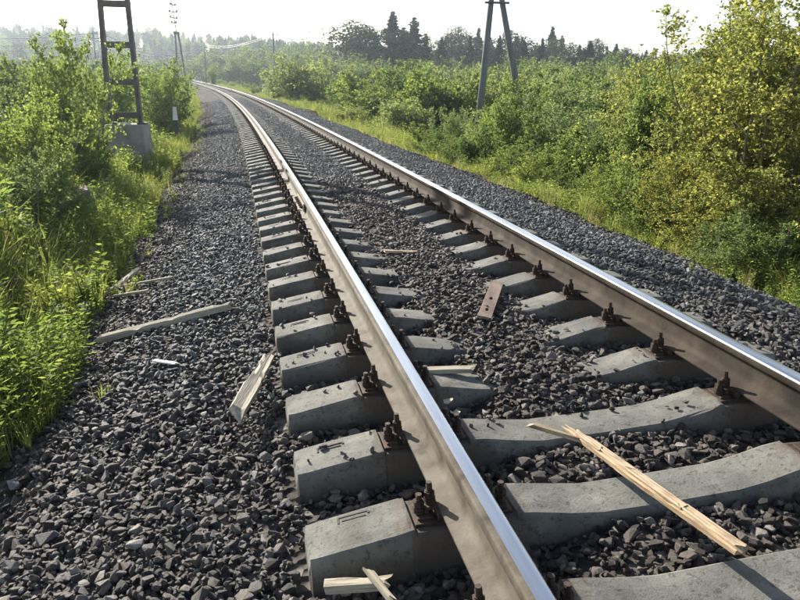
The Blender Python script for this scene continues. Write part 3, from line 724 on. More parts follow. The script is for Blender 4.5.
# --- thicket filling the low ground on the right
rs = random.Random(11); cnt = 0
KN = {'bush': 'willow bush', 'greenbush': 'alder bush', 'sapling': 'pale green birch', 'far': 'broadleaf tree', 'yellow': 'yellow-green willow'}
def where(u, D):
    row = 'in the nearest row' if D < 27 else 'in the second row' if D < 40 else 'mid-depth' if D < 60 else 'well back' if D < 85 else 'far back' if D < 120 else 'at the back'
    lm = [(275, 'before the telegraph pole'), (340, 'near the large round bush'), (420, 'behind the pointed birch'), (500, 'left of the forked pole'), (560, 'right of the forked pole'), (620, 'before the slim birch'), (700, 'behind the slim birch'), (760, 'behind the yellow willows')]
    for a, t in lm:
        if u < a: return row + ' of the thicket, ' + t
    return row + ' of the thicket, right edge'
for D0, n, (u_a, u_b), (v_a, v_b) in ((22, 10, (520, 850), (92, 118)), (32, 13, (540, 860), (76, 94)), (48, 17, (400, 860), (66, 84)), (70, 19, (370, 860), (60, 76)), (100, 20, (345, 860), (58, 70)), (140, 22, (325, 860), (52, 66)), (180, 22, (215, 860), (50, 62))):
    for i in range(n):
        u = u_a + (u_b - u_a) * (i + rs.random()) / n; D = D0 * rs.uniform(.87, 1.15)
        kd = rs.choice(['bush', 'greenbush', 'sapling', 'bush', 'greenbush']) if D0 < 120 else rs.choice(['far', 'bush', 'greenbush', 'far'])
        vt = rs.uniform(v_a, v_b) - 0.0 * u; w = rs.uniform(3.0, 5.0) if kd != 'sapling' else rs.uniform(1.8, 2.6)
        if D0 > 90: w *= 1.7
        p = at_d(u, 90, D); s_, off_ = inverse(np.array([p[0]]), np.array([p[1]]))
        if off_[0] < 6: continue
        place_plant(kd, u, D, vt, 0, KN[kd] + ' ' + where(u, D), 'bush', 'bushes of the thicket right of the track', width=w)
# --- verge growth right, beside the curve
for i in range(26):
    s_ = 22 + i * 5.5 + rs.uniform(-2, 2); p = track(s_, rs.uniform(4.6, 6.5), 0)
    place_plant(rs.choice(['bush', 'sapling', 'greenbush']), 0, 10, 0, 0, 'low bush on the right embankment foot, ' + ordinal(i + 1) + ' along the line from the camera', 'bush', 'low bushes along the right embankment', fixed_h=rs.uniform(.7, 1.2) + s_ * .004, base_xy=(p[0], p[1]), width=rs.uniform(1.2, 2.2))
for i in range(13):
    s_ = 7.2 + i * 1.05; p = track(s_, 3.95 + rs.uniform(-.2, .5) , 0)
    place_plant(rs.choice(['birchbush', 'greenbush', 'bush', 'birchbush']), 0, 10, 0, 0, 'knee-high shrub at the right ballast edge, ' + ordinal(i + 1) + ' going away from the camera', 'bush', 'small shrubs at the right ballast edge', fixed_h=rs.uniform(.7, 1.25), base_xy=(p[0], p[1]), width=rs.uniform(.8, 1.3))
# --- left-hand side
def where_l(u, D):
    row = 'in the nearer row' if D < 55 else 'in the middle row' if D < 80 else 'in the rear row' if D < 115 else 'at the very back'
    for a, t in ((-5, 'cut off by the left edge'), (45, 'behind the left edge saplings'), (100, 'behind the sunlit birch sapling'), (140, 'behind the steel mast')):
        if u < a: return row + ' of the left thicket, ' + t
    return row + ' of the left thicket, right of the steel mast'
G2 = 'saplings and bushes left of the track'
LP_ = [
 ('birchbush', 68, 13.5, 24, 88, 'sunlit yellow-green birch sapling left of the concrete mast foundation'),
 ('birchbush', 30, 15.0, 80, 90, 'pale birch bush behind the sunlit sapling at the left'),
 ('birchbush', 4, 9.5, 92, 110, 'sunlit sapling cut off by the left edge of the photo'),
 ('greenbush', 20, 24, 54, 110, 'dark shaded bush at the far left behind the saplings'),
 ('birchbush', 158, 27, 60, 60, 'yellow-green bush behind and right of the steel mast'),
 ('greenbush', 163, 31, 76, 54, 'dark green bush between the mast and the white-topped marker post'),
 ('birchbush', 112, 22, 56, 60, 'birch growing right behind the steel mast'),
 ('bush', 60, 34, 60, 100, 'hazy willow bush far behind the sunlit sapling'),
 ('greenbush', 84, 12.5, 138, 34, 'small dark bush at the left foot of the concrete foundation'),
 ('bush', 24, 8.0, 152, 100, 'grey-green shrub above the tall grass at the left edge'),
 ('birchbush', 30, 8.6, 146, 80, 'pale leafy bush in front of the sunlit birch sapling'),
 ('birchbush', 140, 40, 66, 60, 'birch bush behind the mast, hazy in backlight'),
]
for kd, u, D, vt, w, lb in LP_: place_plant(kd, u, D, vt, w, lb, {'sapling': 'tree'}.get(kd, 'bush'), G2)
for i in range(26):
    s_ = 30 + i * 7 + rs.uniform(-2, 2); o_ = -rs.uniform(5.0, 9.0) if s_ < 110 else -rs.uniform(3.9, 6.0); p = track(s_, o_, 0)
    place_plant(rs.choice(['bush', 'sapling', 'greenbush']), 0, 10, 0, 0, 'backlit bush on the left embankment, ' + ordinal(i + 1) + ' along the line from the camera', 'bush', 'bushes lining the left embankment', fixed_h=rs.uniform(1.8, 3.0) if s_ < 110 else rs.uniform(1.4, 2.4), base_xy=(p[0], p[1]), width=rs.uniform(2., 3.4))
for D0, n in ((45, 7), (65, 8), (95, 9), (140, 12)):
    for i in range(n):
        u = -60 + 230 * (i + rs.random()) / n; D = D0 * rs.uniform(.85, 1.15)
        p = at_d(u, 90, D); s_, off_ = inverse(np.array([p[0]]), np.array([p[1]]))
        if off_[0] > -7: continue
        kd2 = 'far' if D0 > 90 else rs.choice(['bush', 'greenbush'])
        place_plant(kd2, u, D, rs.uniform(58, 72), 0, KN[kd2] + ' ' + where_l(u, D), 'bush', 'bushes of the thicket left of the track', width=rs.uniform(4, 6.5))
# --- far trees behind the curve
GT = 'broadleaf trees beyond the curve'
BROAD = [(205, 52, 190, 30), (222, 46, 200, 34), (240, 44, 215, 30), (262, 44, 190, 36), (285, 45, 200, 34), (300, 38, 215, 34), (318, 42, 205, 34), (335, 44, 220, 30), (346, 50, 190, 26), (232, 58, 165, 28), (255, 56, 160, 30), (278, 52, 165, 30), (322, 54, 170, 34), (190, 60, 175, 26), (212, 62, 168, 22)]
_BL = [q[0] for q in BROAD]
for i, (u, vt, D, w) in enumerate(BROAD):
    place_plant('far', u, D, vt, w, ordinal(1 + sorted(_BL).index(u)) + ' rounded broadleaf tree from the left, beyond the end of the curve', 'tree', GT)
place_plant('sapling', 214, 120, 66, 12, 'small cone-shaped tree beside the far end of the rails', 'tree')
# --- conifers along the skyline
GC = 'conifers along the right skyline'
CON = [(355, 20, 'pine', 28), (367, 26, 'pine', 24), (392, 12, 'spruce', 30), (403, 28, 'spruce', 26), (413, 18, 'spruce', 26), (424, 34, 'spruce', 18), (440, 38, 'spruce', 18), (447, 33, 'pine', 16), (456, 26, 'pine', 16), (468, 36, 'spruce', 15),
       (476, 28, 'spruce', 16), (488, 38, 'spruce', 16), (497, 36, 'spruce', 14), (508, 30, 'pine', 16), (519, 38, 'spruce', 15), (528, 40, 'pine', 16), (539, 38, 'spruce', 15), (548, 27, 'spruce', 17), (558, 36, 'spruce', 16), (567, 42, 'pine', 15),
       (576, 45, 'spruce', 15), (587, 44, 'spruce', 14), (592, 38, 'pine', 14), (603, 47, 'spruce', 14), (612, 44, 'spruce', 14), (622, 47, 'pine', 13), (633, 54, 'spruce', 13), (642, 50, 'spruce', 13), (660, 50, 'spruce', 12), (672, 53, 'pine', 12), (684, 50, 'spruce', 12),
       (696, 48, 'spruce', 13), (710, 50, 'pine', 14), (726, 52, 'spruce', 14), (745, 54, 'spruce', 14), (765, 56, 'pine', 14), (785, 56, 'spruce', 14)]
CL = {0: 'brownish pine, leftmost of the tall pair on the skyline', 2: 'tallest pointed spruce on the skyline, right of the brownish pine', 4: 'pointed spruce just right of the tallest one', 17: 'tall spruce rising from the skyline right of the forked pole'}
for i, (u, vt, kd, w) in enumerate(CON):
    D = 175 + 22 * math.sin(i * 1.9) + i * 1.6 if i > 5 else 150 + i * 3
    place_plant(kd, u, D, vt, w * (1.9 if kd == 'pine' else 1.5) * random.uniform(.8, 1.15), CL.get(i, ordinal(i + 1) + ' dark conifer from the left in the skyline row right of the curve'), 'tree', None if i in CL else GC)
for i in range(34):
    u = 352 + i * 13.2 + 4 * math.sin(i * 2.7); base = float(np.interp(u, [350, 400, 440, 560, 600, 650, 700, 800], [34, 33, 38, 43, 48, 57, 56, 58]))
    place_plant(['pine', 'far', 'spruce', 'spruce', 'pine'][i % 5], u, 195 + 14 * math.sin(i * 1.3), base + 5 * math.sin(i * 4.1), 26, ordinal(i + 1) + ' tree from the left in the closed row behind the skyline conifers', 'tree', 'trees filling in behind the skyline conifers')
# --- far woods, one mass
def woods():
    P, Sc, Ix = [], [], []
    protos = [p['both'] for p in PR['far'] + PR['spruce'] + PR['pine']]
    rs2 = np.random.default_rng(5); n = 0
    for az0, az1, r0_, r1_, cnt_ in ((-.75, .06, 215, 430, 1500), (.0, .36, 245, 430, 500), (.3, .95, 225, 420, 1000), (.0, .16, 225, 300, 160)):
        az = rs2.uniform(az0, az1, cnt_); r = np.sqrt(rs2.uniform(r0_ ** 2, r1_ ** 2, cnt_)); x = CAMX + np.sin(az) * r; y = np.cos(az) * r
        s_, off = inverse(x, y); k = (abs(off) > 14) | (s_ > 262)
        x, y, r, az = x[k], y[k], r[k], az[k]; z = ground_z(x, y)
        h = rs2.uniform(.50, .68, len(x)) * (1 if az0 < 0 else .95)
        con = rs2.random(len(x)) < .5; ix = np.where(con, rs2.integers(3, 8, len(x)), rs2.integers(0, 3, len(x)))
        P.append(np.stack([x, y, z], -1)); Sc.append(np.stack([h, h, h * rs2.uniform(.85, 1.15, len(x))], -1)); Ix.append(ix)
    P = np.concatenate(P); scatter('distant_woods', protos, P, np.stack([np.zeros(len(P)), np.zeros(len(P)), RNG.uniform(0, 6.28, len(P))], -1), np.concatenate(Sc), np.concatenate(Ix), 'hazy mixed woods covering the low hills on the horizon', 'woods')
woods()

# ------------------------------------------------------------------ grass and herbs
def tuft(seed, n, H, spread, w, mat='grass_blade', seeds=False):
    rs = np.random.default_rng(seed); V = []; Fq = []; Ft = []; o = 0
    for _ in range(n):
        a = rs.uniform(0, 6.28); r = rs.uniform(0, spread); b = np.array([math.cos(a) * r, math.sin(a) * r, 0]); h = H * rs.uniform(.5, 1.1)
        d = np.array([math.cos(a), math.sin(a), 0]) * rs.uniform(.05, .6) * h + rs.normal(0, .06, 3) * h; d[2] = 0; s_ = np.array([-math.sin(a + rs.normal(0, .8)), math.cos(a), 0]) * w * rs.uniform(.6, 1.3)
        p1 = b + d * .25 + np.array([0, 0, h * .55]); p2 = b + d + np.array([0, 0, h * rs.uniform(.82, 1.0)])
        V += [b - s_ * .5, b + s_ * .5, p1 + s_ * .4, p1 - s_ * .4, p2]; Fq.append([o, o + 1, o + 2, o + 3]); Ft.append([o + 3, o + 2, o + 4]); o += 5
    return mesh_np('tuft', np.array(V), [np.array(Fq), np.array(Ft)], [mat])
def herb(seed, H, n_st, leafL, leafW, flower=None, mat='herb_leaf'):
    rs = np.random.default_rng(seed); A, B, r1, r2, LP, LD, FP = [], [], [], [], [], [], []
    for _ in range(n_st):
        az = rs.uniform(0, 6.28); h = H * rs.uniform(.7, 1.1); b = np.array([math.cos(az), math.sin(az), 0]) * rs.uniform(0, .09); top = b + np.array([math.cos(az) * .22 * h, math.sin(az) * .22 * h, h])
        A.append(b); B.append(top); r1.append(.004); r2.append(.002); m = int(h / .022)
        for k in range(m):
            t = (k + 1) / (m + 1); q = b + (top - b) * t; a2 = k * 2.4 + rs.normal(0, .3); LP.append(q); LD.append([math.cos(a2), math.sin(a2), rs.uniform(-.1, .7)])
        if flower:
            for _k in range(flower): FP.append(top + rs.normal(0, 1, 3) * np.array([.03, .03, .012]))
    LP = np.array(LP); LD = np.array(LD); k = rs.uniform(.55, 1.2, len(LP)) * (1.15 - .5 * LP[:, 2] / H)
    lv, lf = leaf_quads(LP, LD, leafL * k, leafW * k, rs, .15); wv, wf = tubes_np(np.array(A), np.array(B), np.array(r1), np.array(r2), 3)
    Vs = [lv, wv]; Fs = [lf, wf + len(lv)]; mi = [0] * len(lf) + [0] * len(wf); mats = [mat]
    if FP:
        FP = np.array(FP); fv, ff = leaf_quads(FP, rs.normal(0, 1, FP.shape) * np.array([1, 1, .2]), np.full(len(FP), .014), np.full(len(FP), .014), rs, 0); mats.append('blossom'); Fs.append(ff + len(lv) + len(wv)); Vs.append(fv); mi += [1] * len(ff)
    return mesh_np('herb', np.concatenate(Vs), Fs, mats, mi)
CP = [tuft(1, 34, .34, .10, .007), tuft(2, 30, .55, .10, .008), tuft(3, 26, .75, .08, .009), tuft(4, 22, .62, .10, .005, 'straw'), tuft(5, 40, .22, .14, .006),
      herb(6, .42, 5, .075, .034), herb(7, .60, 5, .085, .026), herb(8, .34, 6, .06, .042), herb(9, .75, 4, .10, .024), herb(10, .5, 4, .05, .018, 14)]
def cover():
    P, S_, I = [], [], []
    def add(s, off, h, idx):
        w = track(s, off, 0.0); z = ground_z(w[:, 0], w[:, 1]) - .02
        P.append(np.stack([w[:, 0], w[:, 1], z], -1)); S_.append(np.stack([h * .9 + .1, h * .9 + .1, h], -1)); I.append(idx)
    # left strip
    for s0, s1, o0, o1, dens in ((1.5, 8, -5.5, -2.35, 130), (8, 20, -8, -2.35, 55), (20, 55, -9, -2.7, 22), (55, 160, -8, -2.9, 6)):
        n = int((s1 - s0) * (o1 - o0) * dens); s = RNG.uniform(s0, s1, n); off = RNG.uniform(o0, o1, n)
        w = track(s, off, 0.); edge = -2.62 - .28 * vnoise(w[:, 0] * 1.1, w[:, 1] * 1.1, 9) - .25 * np.clip((s - 5) / 10, 0, 1) + .12 * vnoise(w[:, 0] * 5, w[:, 1] * 5, 2) - .5 * np.clip(3.7 - s, 0, 2); k = off < edge; s, off, w, edge = s[k], off[k], w[k], edge[k]
        dist = edge - off; patch = vnoise(w[:, 0] * .9, w[:, 1] * .9, 4)
        h = np.clip(.45 + dist * .75, .4, 1.35) * RNG.uniform(.7, 1.2, len(s)) * (.8 + .5 * patch)
        r = RNG.random(len(s)); idx = np.where(r < .20, 0, np.where(r < .34, 1, np.where(r < .44, 2, np.where(r < .50, 3, np.where(r < .53, 4, np.where(r < .66, 5, np.where(r < .80, 6, np.where(r < .90, 7, np.where(r < .955, 8, 9)))))))))
        idx = np.where((patch > .62) & (r > .44), 8, idx); h = np.where(s > 55, h * 1.3, h)
        add(s, off, h, idx)
    # right strip
    for s0, s1, o0, o1, dens in ((3, 14, 2.75, 7.5, 95), (14, 30, 2.8, 9, 42), (30, 70, 3, 10, 16), (70, 190, 3.2, 9, 5)):
        n = int((s1 - s0) * (o1 - o0) * dens); s = RNG.uniform(s0, s1, n); off = RNG.uniform(o0, o1, n); w = track(s, off, 0.)
        edge = 3.0 + .45 * vnoise(w[:, 0] * .9, w[:, 1] * .9, 12) - .1 * np.clip((s - 9) / 8, 0, 1); k = off > edge; s, off, edge, w = s[k], off[k], edge[k], w[k]
        h = np.clip(.5 + (off - edge) * .4, .45, 1.2) * RNG.uniform(.7, 1.2, len(s)); r = RNG.random(len(s))
        idx = np.where(r < .22, 0, np.where(r < .42, 1, np.where(r < .5, 2, np.where(r < .55, 3, np.where(r < .56, 4, np.where(r < .74, 5, np.where(r < .86, 6, np.where(r < .95, 7, 8))))))))
        add(s, off, np.where(s > 30, h * 1.3, h), idx)
    for o0, o1, s0, s1, n in ((-2.8, -2.5, 5.5, 30, 110), (2.7, 3.4, 4, 30, 380)):
        s = RNG.uniform(s0, s1, n); add(s, RNG.uniform(o0, o1, n), RNG.uniform(.15, .5, n), RNG.choice([0, 3, 4, 5, 7], n))
    P_ = np.concatenate(P); n = len(P_)
    scatter('ground_cover', CP, P_, np.stack([RNG.normal(0, .12, n), RNG.normal(0, .12, n), RNG.uniform(0, 6.28, n)], -1), np.concatenate(S_), np.concatenate(I), 'tall grass and leafy herbs covering both verges of the track', 'grass')
cover()
# single weeds standing out at the ballast edge
herbs = [(40, 372, .42, 7, 'broad-leaved pale weed at the ballast edge left of the grey plank'), (22, 400, .40, 7, 'broad-leaved weed at the lower left edge of the greenery'), (70, 322, .40, 7, 'leafy weed spilling toward the left end of the grey plank'),
         (90, 300, .55, 5, 'dark bushy weed above the left end of the grey plank'), (12, 440, .34, 5, 'low weed nearest the lower left corner'), (104, 398, .10, 4, 'tiny grass tuft alone on the stones below the grey plank'),
         (693, 272, .10, 7, 'tiny green seedling alone on the stones right of the right rail'), (150, 232, .45, 6, 'upright weed at the ballast edge below the mast'), (118, 262, .6, 6, 'tall upright weed left of the thin grey laths')]
first_h = {}
for u, v, h, k, lb in herbs:
    p = on_ground(u, v); o = link('weed_plant' if k != 4 else 'grass_tuft', CP[k]); hh = max(q.co.z for q in CP[k].vertices)
    sc = h / hh; o.location = (p[0], p[1], gz(p[0], p[1])); o.scale = (sc * 1.3, sc * 1.3, sc); o.rotation_euler = (0, 0, random.uniform(0, 6)); tag(o, lb, 'weed' if k != 4 else 'grass')

# ------------------------------------------------------------------ debris
def plank_mesh(name, L, W, T, mat, seed, rag0=.03, rag1=.03, nseg=24, bow=0.0, groove=0.0, widthf=None, notch=()):
    """split board along +x from 0 to L, broken ends, uneven edges"""
    rs = random.Random(seed); V = []; k = 8; nseg = min(nseg, max(3, int(L / .05))); side = [rs.uniform(-1, 1) for _ in range(8)]; xs = [L * i / nseg for i in range(nseg + 1)]
    for i, x in enumerate(xs):
        f = widthf(x / L) if widthf else 1.0; w = W * f / 2; t = T * (.96 + .04 * math.sin(i * .5 + seed))
        for a, b in notch:
            if a < x / L < b: t *= .55
        z0 = bow * math.sin(math.pi * x / L); e = [rs.uniform(-1, 1) for _ in range(8)]
        ring = [(-w, 0), (-w * 1.0, t * .7), (-w * .8, t), (-w * .2, t * (1 - groove)), (w * .25, t * (1 - groove * .5)), (w * .82, t), (w, t * .65), (w, 0)]
        for q, (a, b) in enumerate(ring):
            dx = 0
            if i == 0: dx = -rs.random() ** 2 * rag0 * 1.6
            if i == nseg: dx = rs.random() ** 2 * rag1 * 1.6
            if 0 < i < nseg and q in (2, 5) and rs.random() < .12: b -= T * rs.uniform(.15, .4)
            V.append((x + dx, a + (e[q] * .5 + side[q]) * W * .03, z0 + b + e[(q + 3) % 8] * T * .02))
    Fs = []
    for i in range(nseg):
        for q in range(k): Fs.append([i * k + q, i * k + (q + 1) % k, (i + 1) * k + (q + 1) % k, (i + 1) * k + q])
    Fs.append(list(range(k))[::-1]); Fs.append([nseg * k + q for q in range(k)])
    mb = MB(); mb.add(V, Fs); me = mb.mesh(name, mat); return me
def lay(name, a, b, W, T, mat, seed, label, cat, roll=0, **kw):
    a, b = Vector(a), Vector(b); d = b - a; o = link(name, plank_mesh(name, d.length, W, T, mat, seed, **kw)); o.location = a
    x = d.normalized(); y = Vector((0, 0, 1)).cross(x).normalized(); z = x.cross(y); m = Matrix((x, y, z)).transposed()
    o.rotation_euler = (m @ Matrix.Rotation(roll, 3, 'X')).to_euler(); return tag(o, label, cat)
def G(u, v, h): p = on_ground(u, v); return (p[0], p[1], gz(p[0], p[1]) + h)
lay('grey_plank', G(104, 345, .03), G(228, 313, .035), .085, .045, 'grey_wood', 1, 'long weathered grey plank lying from the weeds onto the stones', 'plank', groove=.3)
lay('broken_board', at_z(238, 412, -.34), at_z(268, 360, -.33), .09, .035, 'grey_wood', 2, 'short broken grey board tilted beside the sleeper ends', 'board', roll=.25, rag0=.07, rag1=.06, groove=.2, widthf=lambda t: (1.0 if t < .42 else .78) * (1.05 - .3 * abs(t - .5)))
lay('wooden_lath', G(117, 300, .03), G(148, 296, .04), .035, .02, 'grey_wood', 3, 'lower thin grey lath left above the long plank', 'lath')
lay('wooden_lath', G(126, 290, .03), G(171, 284, .05), .03, .02, 'grey_wood', 4, 'upper thin grey lath pointing right above the long plank', 'lath')
lay('wooden_lath', G(113, 292, .02), G(138, 277, .06), .05, .02, 'grey_wood', 5, 'dark lath leaning out of the weeds above the long plank', 'lath')
lay('wood_chip', G(157, 366, .03), G(175, 370, .03), .035, .010, 'pale_wood', 6, 'small white wood chip on the stones below the long plank', 'chip', nseg=6)
# fresh splintered lath across the near sleepers
wf = lambda t: .62 + .35 * math.sin(t * 2.6) + (.12 if .35 < t < .55 else 0)
ca = CANT
lath = lay('splintered_lath', at_z(577, 438, -.208), at_z(738, 553, -.158), .046, .024, 'lath_side', 7, 'long fresh splintered lath lying across two sleepers between the rails', 'lath', rag0=.07, rag1=.012, groove=.2, widthf=wf)
Ll = (Vector(at_z(738, 553, -.158)) - Vector(at_z(577, 438, -.208))).length
for q, (t0, t1, yy, ww) in enumerate(((.02, .17, -.004, .026), (.10, .40, .004, .030), (.43, .70, -.002, .036), (.745, .995, .002, .040))):
    o = link('split_layer', plank_mesh('split_layer', Ll * (t1 - t0), ww, .014, 'fresh_wood', 20 + q, rag0=.035, rag1=.02, groove=.25, nseg=8), lath); o.location = (Ll * t0, yy, .0215 - .002 * (q % 2))
lay('wood_sliver', at_z(580, 442, -.205), at_z(536, 428, -.185), .026, .018, 'fresh_wood', 8, 'thin wood sliver at the far tip of the splintered lath', 'sliver', rag0=.05, rag1=.03, widthf=lambda t: .4 + .7 * t, nseg=12)
lay('wood_stick', at_z(386, 252, -.23), at_z(415, 253, -.23), .05, .02, 'fresh_wood', 9, 'small fresh wood stick on the ballast far up between the rails', 'stick', nseg=8)
lay('wood_offcut', at_z(327, 590, -.345), at_z(385, 586, -.33), .045, .03, 'grey_wood', 10, 'pale wood offcut between sleepers at the bottom edge', 'offcut', rag1=.02, rag0=.01)
lay('wood_stick', at_z(372, 577, -.30), at_z(390, 600, -.30), .022, .02, 'grey_wood', 11, 'dark stick lying over the pale offcut at the bottom edge', 'stick', nseg=8)
lay('bark_strip', at_z(428, 372, -.235), at_z(468, 371, -.235), .06, .022, 'grey_wood', 12, 'grey bark strip on the stones just right of the left rail', 'bark', nseg=10, rag0=.03, rag1=.05)
# torn scraps by the left rail
def scrap(u, v, z, w, h, rz, seed, label):
    rs = random.Random(seed); mb = MB(); n = 9; V = []
    for i in range(n):
        a = 2 * math.pi * i / n; r = rs.uniform(.55, 1); V.append((math.cos(a) * w * r, math.sin(a) * h * r, rs.uniform(0, .012)))
    V2 = [(x, y, q + .003) for x, y, q in V]; F_ = [list(range(n))[::-1], [n + i for i in range(n)]] + [[i, (i + 1) % n, n + (i + 1) % n, n + i] for i in range(n)]
    mb.add(V + V2, F_); o = link('torn_scrap', mb.mesh('torn_scrap', 'dry_leaf')); o.location = at_z(u, v, z); o.rotation_euler = (.1, .2, rz); tag(o, label, 'scrap')
scrap(448, 402, -.24, .065, .020, .8, 1, 'thin dry scrap on the ballast right of the left rail, farther one')
scrap(455, 414, -.25, .040, .028, 1.2, 2, 'crumpled dry scrap right of the left rail, nearer one')
# rusty plate with bolt holes
def holed_plate():
    mb = MB(); L, W, T = .30, .085, .016; hx = [-.095, -.005]; r = .0125; n = 12
    xs = [-L / 2, -.05, L / 2 - .0]
    cells = [(-L / 2, -.05, hx[0]), (-.05, .045, hx[1]), (.045, L / 2, None)]
    for x0, x1, c in cells:
        corners = [(x1, W / 2), (x0, W / 2), (x0, -W / 2), (x1, -W / 2)]
        if c is None: mb.box(((x0 + x1) / 2, 0, T / 2), (x1 - x0, W, T)); continue
        out = []
        for i in range(n):
            a = 2 * math.pi * (i + .5) / n; dx, dy = math.cos(a), math.sin(a)
            tx = ((x1 - c) if dx > 0 else (c - x0)) / abs(dx); ty = (W / 2) / abs(dy); t = min(tx, ty); out.append((c + dx * t, dy * t))
        V = []; F_ = []
        for z in (0, T):
            V += [(c + math.cos(2 * math.pi * (i + .5) / n) * r, math.sin(2 * math.pi * (i + .5) / n) * r, z) for i in range(n)] + [(a, b, z) for a, b in out]
        m = 2 * n
        for i in range(n):
            j = (i + 1) % n
            F_ += [(m + i, m + n + i, m + n + j, m + j), (j, n + j, n + i, i), (i, m + i, m + j, j), (n + i, n + j, m + n + j, m + n + i)]
        # corner fillers
        for cx_, cy_ in corners:
            k_ = len(V); best = sorted(range(n), key=lambda i: (out[i][0] - cx_) ** 2 + (out[i][1] - cy_) ** 2)[:2]
            V += [(cx_, cy_, 0), (cx_, cy_, T)]; a, b = best
            F_ += [(k_, n + a, n + b), (k_ + 1, m + n + a, m + n + b), (k_, n + a, m + n + a, k_ + 1), (k_, n + b, m + n + b, k_ + 1)]
        mb.add(V, F_)
    return mb.mesh('rusty_plate', 'rust_plate')
a, b = Vector(at_z(484, 317, -.200)), Vector(at_z(497, 285, -.195)); d = b - a
o = link('rusty_plate', holed_plate()); o.location = (a + b) / 2; o.rotation_euler = (.12, -.04, math.atan2(d.y, d.x)); o.scale = (d.length / .30, 1.05, 1)
tag(o, 'rusty flat steel plate with bolt holes lying on the ballast between the rails', 'plate')
# loose larger stones
def big_stone(u, v, r, lift, label, k):
    p = on_ground(u, v); o = link('loose_stone', stones[k].copy()); o.data.materials.clear(); o.data.materials.append(MAT['old_concrete' if 'pale' in label else 'rock'])
    o.location = (p[0], p[1], gz(p[0], p[1]) + lift); o.scale = (r, r, r); o.rotation_euler = (.2, .1, u); tag(o, label, 'stone')
mk_surface('rock', [(.3, (.09, .095, .10)), (.6, (.17, .175, .18))], 3, .6, .02, 12)
big_stone(14, 492, .05, .03, 'pale flat stone at the lower left edge of the ballast', 3)
big_stone(47, 545, .055, .03, 'large grey stone in the lower left corner', 5)
big_stone(12, 574, .05, .03, 'pale flat stone lowest in the left corner of the photo', 7)
big_stone(160, 133, .30, .05, 'dark boulder in the grass right of the concrete foundation', 2)

# ------------------------------------------------------------------ steel mast on the left
def mast():
    D = 17.0; base = at_d(131, 160, D); zt = at_d(131, 124, D)[2]; zb = gz(base[0], base[1])
    root = link('steel_mast', None); root.location = (base[0], base[1], zb); root.rotation_euler = (0, 0, -YAW + .12)
    tag(root, 'brown steel mast of two joined channels on a concrete foundation', 'mast')
    top = zt - zb; mb = MB(); mb.box((0, 0, (top - .4) / 2), (.90, .80, top + .4), taper=.97); link('foundation', mb.mesh('foundation', 'old_concrete', bevel=.02), root)
    Hm = 10.5; w0, w1 = .35, .16; pxs = 26 / F * D
    for sx in (-1, 1):
        mb = MB()
        for (cx_, cy_, dx, dy) in ((0, 0, .016, .16), (-.04 * sx, -.075, .085, .014), (-.04 * sx, .075, .085, .014)):
            V = []
            for z, w in ((top, w0), (top + Hm, w1)):
                for a_, b_ in ((-1, -1), (1, -1), (1, 1), (-1, 1)):
                    V.append((sx * (w + cx_ + a_ * dx / 2), cy_ + b_ * dy / 2, z))
            mb.add(V, [(0, 3, 2, 1), (4, 5, 6, 7), (0, 1, 5, 4), (1, 2, 6, 5), (2, 3, 7, 6), (3, 0, 4, 7)])
        mb.box((sx * w0 * 1.0, 0, top + .02), (.20, .28, .04)); link('leg', mb.mesh('leg', 'mast_steel'), root)
    for v in (115, 82, 45, 4, -46, -100):
        z = at_d(128, v, D)[2] - zb; w = w0 + (w1 - w0) * (z - top) / Hm
        for sy in (-1, 1):
            mb = MB(); mb.box((0, sy * .089, z), (2 * w + .02, .012, .13)); link('batten', mb.mesh('batten', 'mast_steel'), root)
    mb = MB(); mb.box((0, -.30, top + .03), (.30, .08, .05)); link('cap_strip', mb.mesh('cap_strip', 'white_paint'), root)
mast()
# broken concrete slab in the herbs
p = at_d(76, 190, 9.5); mb = MB(); mb.box((0, 0, .26), (.60, .5, .85), taper=.8); o = link('concrete_block', mb.mesh('concrete_block', 'dull_concrete', bevel=.03)); o.location = (p[0], p[1], gz(p[0], p[1])); o.rotation_euler = (.05, -.1, .3)
tag(o, 'pinkish grey concrete block half hidden in the herbs left of the mast', 'block')
# marker post
p = at_d(176, 128, 25); r_ = link('marker_post', None); r_.location = (p[0], p[1], gz(p[0], p[1])); hgt = at_d(176, 107, 25)[2] - r_.location[2]
mb = MB(); mb.box((0, 0, hgt * .33), (.16, .14, hgt * .66)); link('post_foot', mb.mesh('post_foot', 'black_paint'), r_)
mb = MB(); mb.box((0, 0, hgt * .83 + .001), (.16, .14, hgt * .34), taper=.7); link('post_top', mb.mesh('post_top', 'white_paint'), r_)
tag(r_, 'short trackside marker post with white top and black foot', 'post')

